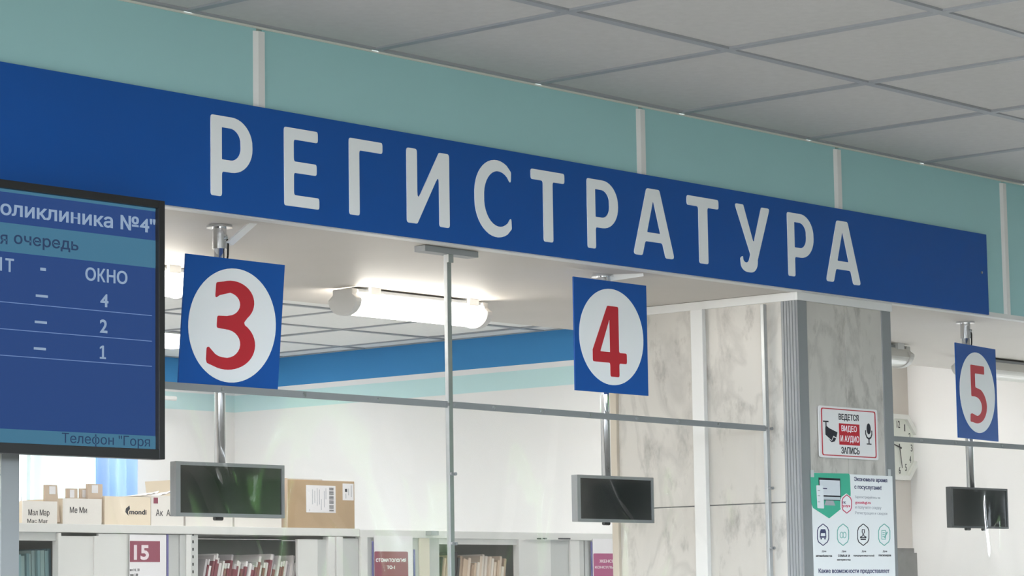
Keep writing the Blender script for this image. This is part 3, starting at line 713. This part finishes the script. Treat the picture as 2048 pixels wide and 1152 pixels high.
text('услуги', pfit(384, 430, 712, 730), y3-.0012, M_pr, po, bold=.01)
text('Экономьте время', pfit(460, 664, 542, 574), y1, M_pn, po, bold=.02)
text('с госуслугами!', pfit(462, 628, 590, 622), y1, M_pn, po, bold=.02)
text('Зарегистрируйтесь на', pfit(465, 620, 656, 676), y1, M_pgr, po)
text('gosuslugi.ru', pfit(467, 562, 688, 710), y1, M_pr, po, bold=.015)
text('и получите скидку', pfit(467, 628, 722, 742), y1, M_pgr, po)
text('Регистрация и скидки', pfit(467, 664, 754, 776), y1, M_pgr, po)
for k, (cx, m) in enumerate(((267, M_pn), (391, M_pt), (516, M_dark), (646, M_pt))):
    flat([fillet(z8(hexa(cx, 896, 37, 70)), .005), fillet(z8(hexa(cx, 896, 33, 64)), .005)], 'icon_ring', m, y1, po)
    if k == 0:
        flat([fillet(z8([(cx-18, 876), (cx-13, 862), (cx+13, 862), (cx+18, 876), (cx+20, 915), (cx-20, 915)]), .002), z8([(cx-13, 886), (cx+13, 886), (cx+15, 905), (cx-15, 905)])], 'icon', m, y1, po)
        for s in (-15, 8): flat([z8([(cx+s, 916), (cx+s+8, 916), (cx+s+8, 925), (cx+s, 925)])], 'icon', m, y1, po)
    if k == 1:
        for s in (-9, 9): flat([[q for q in z8([(cx+s+11*math.cos(a), 898+20*math.sin(a)) for a in [2*math.pi*i/20 for i in range(20)]])], z8([(cx+s+8*math.cos(a), 898+16*math.sin(a)) for a in [2*math.pi*i/20 for i in range(20)]])], 'icon', m, y1, po)
    if k == 2:
        flat([fillet(z8([(cx-8, 862), (cx+8, 862), (cx+9, 880), (cx+4, 892), (cx+6, 902), (cx+19, 908), (cx+19, 918), (cx-19, 918), (cx-19, 908), (cx-6, 902), (cx-4, 892), (cx-9, 880)]), .001), fillet(z8([(cx-5, 866), (cx+5, 866), (cx+5, 880), (cx+1, 892), (cx+3, 906), (cx+14, 911), (cx-14, 911), (cx-3, 906), (cx-1, 892), (cx-5, 880)]), .001)], 'icon', m, y1, po)
        flat([z8([(cx-16, 921), (cx+16, 921), (cx+16, 929), (cx-16, 929)])], 'icon', m, y1, po)
    if k == 3:
        flat([z8([(cx-17, 868), (cx+10, 868), (cx+10, 926), (cx-17, 926)]), z8([(cx-14, 872), (cx+7, 872), (cx+7, 922), (cx-14, 922)])], 'icon', m, y1, po)
        for vv in (882, 894, 906): flat([z8([(cx-10, vv), (cx+3, vv), (cx+3, vv+4), (cx-10, vv+4)])], 'icon', m, y1, po)
        flat([z8([(cx+16, 876), (cx+21, 882), (cx+5, 915), (cx, 918), (cx+1, 910)])], 'icon', m, y1, po)
for cx, w2, t1, t2 in ((273, 50, 'Для', 'автомобилистов'), (396, 36, 'Для', 'семьи и'), (520, 64, 'Для', 'предпринимателей'), (650, 38, 'Для', 'пенсионеров')):
    text(t1, pfit(cx-13, cx+13, 993, 1006), y1, M_dark, po, bold=.01); text(t2, pfit(cx-w2, cx+w2, 1019, 1034), y1, M_dark, po, bold=.01)
text('материнства', pfit(355, 437, 1047, 1060), y1, M_dark, po, bold=.01)
text('Какие возможности предоставляет', pfit(240, 678, 1106, 1140), y1, M_pn, po, bold=.02)
for q in ((1622, 950), (1776, 948)):
    c = AY(*q, y1); MB().box((c.x-.004, y3-.001, c.z-.006), (c.x+.012, y3-.0006, c.z+.014)).build('tape', mat('tape', (200, 205, 205), .3), po)

# ------------------------------------------------------------------ wall clock on the pier
CYc = 6.49; cc = AY(1790, 895, CYc)
ck = thing('wall_clock', (cc.x, CYc, cc.z), 'white octagonal wall clock half hidden behind the marble pillar', 'clock')
def octo(r): return [(cc.x+r/math.cos(math.pi/8)*math.cos(math.pi/8+k*math.pi/4), cc.z+r/math.cos(math.pi/8)*math.sin(math.pi/8+k*math.pi/4)) for k in range(8)]
R_ = .141
flat([octo(R_), octo(R_*.86)], 'frame', mat('clock_frame', (226, 226, 220), .35), CYc-.036, ck, .035)
flat([octo(R_*.9)], 'dial', mat('clock_dial', (222, 224, 214), .5), CYc-.02, ck, .018)
for k in range(1, 13):
    a = math.radians(90-30*k); x = cc.x+R_*.7*math.cos(a); z = cc.z+R_*.7*math.sin(a); s = .015
    wn_ = .2 if k == 1 else (.45 if k < 10 else .8)
    text(str(k), (x-s*wn_, x+s*wn_, z-s, z+s), CYc-.021, M_dark, ck, 'numeral')
def hand(deg, ln, wdt, name):
    a = math.radians(90-deg); d = Vector((math.cos(a), math.sin(a))); n = Vector((-d.y, d.x)); c0 = Vector((cc.x, cc.z))
    flat([[tuple(c0-d*.015+n*wdt), tuple(c0-d*.015-n*wdt), tuple(c0+d*ln-n*wdt*.5), tuple(c0+d*ln+n*wdt*.5)]], name, M_black, CYc-.025, ck, .001)
hand(170, .09, .003, 'minute_hand'); hand(284, .06, .004, 'hour_hand')

# grey cabinet whose top shows under the clock
gp = AY(1808, 1096, 6.2); gx = AY(1829, 1110, 6.2).x
gc = thing('grey_cabinet', (gx-.2, 6.33, 0), 'dark grey cabinet standing below the wall clock', 'cabinet')
M_lam = mat('grey_laminate', (132, 128, 126), .5, noise=.15, nscale=14)
MB().box((gx-.4, 6.2, 0), (gx, 6.485, gp.z)).build('body', M_lam, gc, bevel=.003)
for a, b in ((gx-.395, gx-.202), (gx-.198, gx-.005)):
    d = MB().box((a, 6.185, .08), (b, 6.199, gp.z-.02)).build('door', M_lam, gc)
    xh = b-.02 if b < gx-.1 else a+.02; MB().cyl((xh, 6.178, 1.2), (xh, 6.178, 1.35), .005, n=8).build('handle', M_alu, d)

# ------------------------------------------------------------------ record shelving
SYF = 7.0
def SX(px, py=1090): return AY(px, py, SYF).x
def SZ(px, py): return AY(px, py, SYF).z
M_steel = mat('shelf_white', (214, 214, 211), .45, noise=.02, nscale=6); M_steel2 = mat('shelf_grey', (188, 190, 188), .45); M_label = mat('label_paper', (226, 224, 226), .5)
M_maroon = mat('maroon_print', (140, 62, 84), .6); M_purple = mat('violet_edge', (96, 92, 150), .5); M_magenta = mat('magenta_print', (166, 72, 120), .6)
ZTOP = H+.295; ZSH = H-.09
def shelving(xa, xb, label, top):
    t = thing('shelving_unit', ((xa+xb)/2, SYF+.2, 0), label, 'shelving', 'record shelving along the office')
    MB().box((xa, SYF-.004, top-.028), (xb, SYF+.42, top)).build('top_board', M_steel, t, bevel=.002)
    MB().box((xa, SYF+.4, 0), (xb, SYF+.41, top-.03)).build('back_panel', mat('shelf_back', (120, 126, 120), .6), t)
    for z in (ZSH-.02, ZSH-.42, ZSH-.82, ZSH-1.22): MB().box((xa+.001, SYF+.02, z), (xb-.001, SYF+.399, z+.02)).build('shelf_board', M_steel, t)
    return t
def panel(t, p0, p1, ztop, m, name='end_panel', y=0, d=.012, bev=.0015):
    return MB().box((SX(p0), SYF+y, 0), (SX(p1), SYF+y+d, ztop)).build(name, m, t, bevel=bev)
def label_card(t, p0, p1, ya, block, yb, bm, lines, rnd):
    """white card with a printed colour block and lettering"""
    c = MB().box((SX(p0), SYF-.006, H-.1), (SX(p1), SYF-.004, SZ((p0+p1)/2, ya))).build('label_card', M_label, t)
    q = px_fit((block[0], yb[0]), (block[1], yb[0]), ((block[0]+block[1])/2, yb[0]), ((block[0]+block[1])/2, yb[1]), SYF-.0068)
    flat([rrect(*q, rnd)], 'colour_block', bm, SYF-.0068, c)
    for body, a, b, y0, y1_, m, bo in lines:
        text(body, px_fit((a, y0), (b, y0), ((a+b)/2, y0), ((a+b)/2, y1_), SYF-.0076), SYF-.0076, m, c, 'lettering', bo)
    return c
sa = shelving(SX(-150), SX(718), 'white steel record shelving holding boxes and the 15 card', ZTOP)
h = panel(sa, -148, 114, ZTOP-.03, M_steel2, 'header', y=0); 
h.data = MB().box((SX(-148), SYF+.005, SZ(70, 1081)), (SX(114), SYF+.02, ZTOP-.0285)).mesh('header', M_steel2)
panel(sa, 115, 121, ZTOP-.03, M_steel, 'post', y=-.004, d=.03); panel(sa, 121, 188, SZ(150, 1072), M_steel, y=.004); panel(sa, 188, 197, SZ(190, 1072), M_steel, 'post', y=-.002, d=.02)
panel(sa, 197, 254, ZTOP-.03, M_steel, y=.0); panel(sa, 254, 333, ZTOP-.03, M_steel, y=.002)
label_card(sa, 257, 330, 1070, (260, 320), (1082, 1124), M_maroon, [('15', 268, 298, 1090, 1120, mat('label_pink', (224, 208, 214), .6), .03), ('вн 14, 18', 260, 279, 1137, 1143, M_dark, 0), ('чел 1.00', 260, 276, 1147, 1152, M_dark, 0)], .001)
panel(sa, 331.5, 335, ZTOP-.03, M_purple, 'violet_strip', y=-.006, d=.004); panel(sa, 335, 360, ZTOP-.03, M_steel2, y=.006); panel(sa, 360, 371, ZTOP-.03, M_steel2, 'post', y=.0, d=.03); panel(sa, 371, 381, ZTOP-.03, M_steel, 'post', y=-.004, d=.03)
pp = panel(sa, 381, 396, ZTOP-.03, M_steel2, 'perforated_post', y=.0, d=.03)
for k in range(9):
    c = AY(386, 1068+15*k, SYF); MB().box((c.x-.003, SYF-.0006, c.z-.006), (c.x+.003, SYF, c.z+.004)).build('slot_hole', M_black, pp)
panel(sa, 597, 637, ZTOP-.04, M_steel, y=.004); panel(sa, 637, 655, ZTOP-.04, M_steel2, y=.006); panel(sa, 655, 668, ZTOP-.03, M_steel, 'post', y=-.006, d=.03); panel(sa, 669.5, 682, ZTOP-.03, M_steel, 'post', y=-.01, d=.03)
panel(sa, 683, 718, ZTOP-.035, M_steel2, y=.004); 
sb = shelving(SX(719), SX(1330), 'white steel record shelving with the dentistry card and kraft records', ZTOP-.003)
panel(sb, 719.5, 732, ZTOP-.03, M_steel, 'post', y=-.008, d=.03); panel(sb, 732, 743, ZTOP-.03, M_steel2, y=.004); panel(sb, 742.5, 745, ZTOP-.045, M_purple, 'violet_strip', y=-.006, d=.004)
panel(sb, 743, 880, ZTOP-.03, M_steel2, y=.004)
label_card(sb, 746, 823, 1072, (749, 816), (1103, 1160), M_maroon, [('СТОМАТОЛОГИЯ', 752, 812, 1117, 1124, M_letter, .02), ('ТО-1', 774, 790, 1131, 1138, M_letter, .02)], .006)
panel(sb, 825, 828, SZ(826, 1099), M_purple, 'violet_strip', y=-.006, d=.004)
panel(sb, 838, 858, ZTOP-.03, mat('cream_card', (214, 206, 192), .6), 'cream_strip', y=-.003, d=.006)
q0 = MB().box((SX(850), SYF-.03, SZ(853, 1071)), (SX(866), SYF-.005, SZ(853, 1062))).build('latch', M_alu_grey, sb)
h2 = MB().box((SX(880), SYF+.005, SZ(960, 1089)), (SX(1036), SYF+.02, ZTOP-.0315)).build('header', M_steel, sb)
panel(sb, 1036, 1049, ZTOP-.03, M_steel, 'post', y=-.004, d=.03); panel(sb, 1049, 1103, SZ(1075, 1079), M_steel, y=.004); panel(sb, 1103, 1140, SZ(1120, 1079.5), M_steel2, y=.006); panel(sb, 1140, 1158, ZTOP-.03, M_steel, 'post', y=-.002, d=.02)
panel(sb, 1158, 1169, ZTOP-.03, M_steel2, y=.004); panel(sb, 1169, 1172.5, ZTOP-.03, M_dark, 'seam', y=.02); panel(sb, 1172, 1330, ZTOP-.03, M_steel2, y=.006); panel(sb, 1180, 1182.5, ZTOP-.036, M_purple, 'violet_strip', y=-.006, d=.004)
label_card(sb, 1183, 1262, 1078, (1187, 1255), (1107, 1165), M_magenta, [('ЖЕНСКАЯ', 1199, 1240, 1119, 1125.5, mat('label_pink', (224, 208, 214)), .02), ('КОНСУЛЬТАЦИЯ', 1190, 1252, 1132, 1138, mat('label_pink', (224, 208, 214)), .02)], .006)
for a, b in ((1115, 1138), (1072, 1080), (1083, 1091)):
    c0 = AY(a, 1077, SYF); c1 = AY(b, 1077, SYF); MB().box((c0.x, SYF-.0075, c0.z-.003), (c1.x, SYF-.0045, c0.z+.002)).build('slot_handle', M_dark, sb)

# records standing in the open bays: each folder its own
def card(x, z, wd, hgt, depth, lean, m, name, label, group, cat='folder', edge=None):
    o = MB().box((-wd/2, 0, 0), (wd/2, depth, hgt)).build(name, m)
    o.location = (x, SYF+.035+random.uniform(0, .012), z+abs(math.sin(lean))*wd/2+.001); o.rotation_euler = (0, lean, 0)
    if edge:
        e_ = MB().box((-wd/2-.0002, -.0008, hgt*.62), (wd/2+.0002, .03, hgt*.93)).build('spine_label', edge); e_.parent = o
    return tag(o, label, cat, group)
TE = [mat('teal_card_%d' % k, c, .6) for k, c in enumerate(((88, 122, 128), (106, 138, 142), (70, 104, 114), (120, 146, 146)))]
x = SX(-40)
while x < SX(121):
    wd = random.uniform(.009, .016)
    card(x, ZSH, wd, (SZ(70, 1105)-ZSH)*(random.uniform(.94, 1.0) if x < SX(85) else random.uniform(1.02, 1.06)), .26, -.03, random.choice(TE), 'teal_folder', 'teal record folder packed upright in the shelving bay under the letter boxes', 'teal folders in the bay'); x += wd+.0034
WH = [mat('paper_card_%d' % k, c, .7) for k, c in enumerate(((214, 208, 206), (196, 190, 190), (226, 222, 220), (178, 172, 174)))]
M_mar2 = mat('maroon_tab', (122, 52, 64), .6)
x = SX(402); LN = .22
while x < SX(590):
    wd = random.uniform(.006, .012)
    card(x, ZSH, wd, (SZ(500, 1113)-ZSH)*random.uniform(.9, 1.06), .2, LN, random.choice(WH), 'patient_record', 'leaning white patient record with maroon tab in the open bay', 'white records with maroon tabs', edge=M_mar2 if random.random() < .6 else None); x += wd/math.cos(LN)+.0035
KR = [mat('kraft_card_%d' % k, c, .75) for k, c in enumerate(((196, 172, 148), (214, 196, 176), (170, 146, 124), (222, 212, 200)))]
BK = [mat('black_card', (40, 40, 42), .6)]
x = SX(886); LN = .14
while x < SX(1020):
    wd = random.uniform(.008, .016); dk = x < SX(930) and random.random() < .6
    card(x, ZSH, wd, (SZ(960, 1112)-ZSH)*(random.uniform(.95, 1.12) if dk else random.uniform(.86, 1.04)), .2, LN, random.choice(BK if dk else KR), 'record_folder',
         'black record folder leaning beside the kraft ones' if dk else 'kraft paper record folder leaning in the bay right of the dentistry card', 'black folders in the kraft bay' if dk else 'kraft folders in the bay'); x += wd/math.cos(LN)+.0042

# ------------------------------------------------------------------ boxes on the shelving
M_bw = mat('box_white', (224, 220, 214), .7, noise=.02); M_bc = mat('box_cream', (228, 214, 192), .7, noise=.02); M_kraft = mat('cardboard', (174, 148, 116), .8, noise=.05, nscale=12); M_tag = mat('tag_card', (196, 176, 156), .8)
def letter_box(p0, p1, yt, m, lid, label, dep=.22, open_top=True, y0=.012):
    xa, xb = SX(p0), SX(p1); zt = SZ((p0+p1)/2, yt); zb = ZTOP+.0005; yy = SYF+y0
    t = thing('archive_box', ((xa+xb)/2, yy+dep/2, zb), label, 'box')
    MB().box((xa, yy, zb), (xb, yy+.004, zt)).build('front_panel', lid, t)
    MB().box((xa, yy+dep-.004, zb), (xb, yy+dep, zt)).build('back_panel', m, t)
    MB().box((xa, yy+.004, zb), (xa+.004, yy+dep-.004, zt)).build('side_panel', m, t); MB().box((xb-.004, yy+.004, zb), (xb, yy+dep-.004, zt)).build('side_panel', m, t)
    MB().box((xa+.004, yy+.004, zb), (xb-.004, yy+dep-.004, zb+.004)).build('bottom_panel', m, t)
    return t, yy-.0008
def btext(t, yy, body, a, b, y0, y1_, m=M_dark, bold=.0):
    text(body, px_fit((a, y0), (b, y0), ((a+b)/2, y0), ((a+b)/2, y1_), yy), yy, m, t, 'lettering', bold)
t, yy = letter_box(50, 119, 1002, M_bc, M_bw, 'white card index box with two rows of Cyrillic letters, beside the window mullion')
btext(t, yy, 'Мал Мар', 57, 99, 1019, 1034); btext(t, yy, 'Мас Мат', 55, 96, 1038, 1046)
t, yy = letter_box(131, 208, 997, M_bc, M_bw, 'white card index box with one short row of letters, beside the flame emblem carton')
btext(t, yy, 'Ме Ми', 140, 174, 1014, 1026)
t, yy = letter_box(214, 306, 993, M_bc, M_bc, 'cream carton printed with a black flame emblem')
btext(t, yy, 'mondi', 259, 293, 1019, 1029, bold=.02)
flat([px_poly([(259, 1011), (252, 1017), (251, 1024), (257, 1031), (256, 1023), (260, 1018)], yy)], 'flame_emblem', M_dark, yy, t)
t, yy = letter_box(307, 372, 991, M_bw, M_bw, 'white card index box with a maroon printed corner')
btext(t, yy, 'Ак  Ам', 312, 349, 1019, 1032)
c0 = AY(307.5, 995, yy); c1 = AY(316, 1007, yy); MB().box((c0.x, yy, c1.z), (c1.x, yy+.0008, c0.z)).build('corner_print', M_maroon, t)
t, yy = letter_box(376, 470, 1005, M_bw, M_bw, 'low white card index box behind the number three display')
t, yy = letter_box(474, 568, 1000, M_bw, M_bw, 'low white carton between the number three display and the cardboard box')
# index tabs standing in the boxes
for p0, p1, yt, yb, ln, lab in ((89, 120, 970, 1003, .12, 'kraft index tab standing in the box with two rows of letters'), (133, 155, 977, 998, .0, 'small kraft index tab standing alone in the one-row letter box'), (160, 176, 977, 995, -.1, 'narrow kraft index tab half behind the widest tab'), (174, 205, 968, 996, .0, 'widest kraft index tab in the one-row letter box')):
    yk = SYF+.02+(.012 if p0 == 160 else 0); xa, xb = AY(p0, 985, yk).x, AY(p1, 985, yk).x; zt = AY((p0+p1)/2, yt, yk).z
    t = thing('index_tab', ((xa+xb)/2, yk, ZTOP+.006), lab, 'index card', 'kraft index tabs in the boxes')
    MB().prism([(xa+.003, ZTOP+.006), (xb, ZTOP+.006), (xb-.012 if ln > .05 else xb, zt), (xa+.003, zt)], 1, yk, yk+.01).build('card', M_tag, t)
    wq = xb-xa; MB().box((xa+wq*.3, yk-.001, zt-.03), (xa+wq*.7, yk, zt-.004)).build('sticker', M_label, t)
# loose papers on the cream and white boxes
for k, (p0, p1, yt) in enumerate(((272, 318, 983), (300, 350, 979))):
    m = MB(); yk = SYF+.05+.03*k; xa, xb = AY(p0, 990, yk).x, AY(p1, 990, yk).x; zb = SZ(300, 992)+.001; n = 14
    for i in range(n+1):
        for j in range(5):
            s = i/n; m.v.append((xa+(xb-xa)*s, yk+.03*j, zb+.002+(AY(p1, yt, yk).z-zb)*(s**1.4)*(1-.15*j)*.8+.004*math.sin(i*1.9+j)*s))
    for i in range(n):
        for j in range(4): a = i*5+j; m.f.append((a, a+5, a+6, a+1))
    o = m.build('loose_paper', M_label, smooth=True); o.modifiers.new('thickness', 'SOLIDIFY').thickness = .0015
    tag(o, ('crumpled white paper lying across the flame emblem carton', 'crumpled white paper lying on the box with maroon corner')[k], 'paper')
yk = SYF+.245; xa = AY(343, 960, yk).x
lf = thing('leaning_folder', (xa+.02, yk, ZTOP+.006), 'cream folder leaning left beside the number three display', 'folder')
MB().prism([(xa+.03, ZTOP+.006), (xa+.05, ZTOP+.006), (xa+.02, AY(350, 960, yk).z), (xa, AY(343, 960, yk).z)], 1, yk, yk+.14).build('cover', M_bc, lf)
MB().box((xa+.006, yk-.001, AY(347, 972, yk).z-.02), (xa+.018, yk, AY(347, 966, yk).z)).build('sticker', M_label, lf)
# big cardboard carton
xa, xb = SX(579, 1000), SX(713, 1000); zt = SZ(646, 960.5); zb = ZTOP+.0005; yy = SYF+.01
cb = thing('cardboard_box', ((xa+xb)/2, yy+.14, zb), 'brown cardboard carton with white address labels on the shelf top', 'box')
MB().box((xa, yy, zb), (xb, yy+.28, zt)).build('carton', M_kraft, cb, bevel=.002)
MB().box((xa-.006, yy-.002, zb), (xa-.0005, yy+.28, zt+.004)).build('side_flap', M_tag, cb)
l0 = AY(612, 970, yy); l1 = AY(671, 1026, yy)
lb = MB().box((l0.x, yy-.001, l1.z), (l1.x, yy, l0.z)).build('address_label', M_label, cb)
w_ = l1.x-l0.x; hh = l0.z-l1.z
for k in range(26):
    if k % 5 == 2: continue
    z = l1.z+hh*(.06+.88*k/26); MB().box((l0.x+w_*.78, yy-.0014, z), (l0.x+w_*.93, yy-.001, z+hh*.02)).build('barcode_bar', M_dark, lb)
for k, (u, a, b) in enumerate(((.66, .5, .9), (.6, .2, .8), (.5, .1, .5), (.44, .3, .85), (.36, .25, .9), (.28, .35, .8), (.2, .3, .85), (.1, .05, .12))):
    MB().box((l0.x+w_*u, yy-.0014, l1.z+hh*a), (l0.x+w_*(u+.018), yy-.001, l1.z+hh*b)).build('print_line', M_pgr, lb)
l2 = AY(685, 967, yy); l3 = AY(707, 1001, yy)
lc = MB().box((l2.x, yy-.001, l3.z), (l3.x, yy, l2.z)).build('address_label', M_label, cb)
wz = l3.x-l2.x; hz = l2.z-l3.z
MB().box((l2.x+wz*.2, yy-.0014, l3.z+hz*.5), (l2.x+wz*.4, yy-.001, l3.z+hz*.68)).build('print_mark', M_dark, lc)
for u, a, b in ((.75, .2, .9), (.5, .3, .7), (.25, .1, .4)): MB().box((l2.x+wz*u, yy-.0014, l3.z+hz*a), (l2.x+wz*(u+.06), yy-.001, l3.z+hz*b)).build('print_line', M_pgr, lc)
# flat papers lying on the carton
o = MB().box((SX(590, 950), yy+.05, zt+.0005), (SX(668, 950), yy+.2, zt+.007)).build('paper_stack', mat('grey_paper', (190, 186, 182), .7), bevel=.001)
tag(o, 'thin stack of grey papers on top of the cardboard carton', 'papers')

# ------------------------------------------------------------------ trees outside the windows
def tree(x, y, hgt, rad, seed, label):
    rnd = random.Random(seed); t = thing('garden_tree', (x, y, 0), label, 'tree', 'trees outside the windows')
    tr = MB().cyl((x, y, 0), (x, y, hgt*.55), .14, .08, n=10)
    for k in range(6):
        a = k*1.05; z = hgt*(.3+.05*k); tr.cyl((x, y, z), (x+math.cos(a)*rad*.7, y+math.sin(a)*rad*.7, z+rad*.6), .05, .015, n=6)
    tr.build('trunk', mat('bark', (92, 80, 66), .9, noise=.2, nscale=20), t)
    m = MB()
    for k in range(3600):
        u = Vector((rnd.gauss(0, 1), rnd.gauss(0, 1), rnd.gauss(0, 1))).normalized()*rad*(rnd.random()**.4)
        c = Vector((x, y, hgt*.58))+Vector((u.x, u.y, u.z*hgt*.42/rad)); a = Vector((rnd.gauss(0, 1), rnd.gauss(0, 1), rnd.gauss(0, 1))).normalized(); b = a.orthogonal().normalized(); s = rnd.uniform(.07, .12)
        n = len(m.v); m.v += [tuple(c-a*s), tuple(c+b*s*.5), tuple(c+a*s), tuple(c-b*s*.5)]; m.f.append((n, n+1, n+2, n+3))
    o = m.build('foliage', cloth_mat('leaf_%d' % seed, (116, 160, 92), .4), t); o['kind'] = 'stuff'
tree(14.6, -2.4, 4.4, 1.5, 1, 'leafy green tree outside the hall end window, beside the entrance wall')
tree(15.2, -5.8, 4.6, 1.6, 2, 'leafy green tree outside the hall end window, near the back corner')
tree(12.6, 16.2, 5.0, 1.7, 3, 'leafy green tree seen through the office window beside the sheer curtain')
tree(9.2, 17.0, 5.2, 1.9, 4, 'leafy green tree outside the left office window pane')
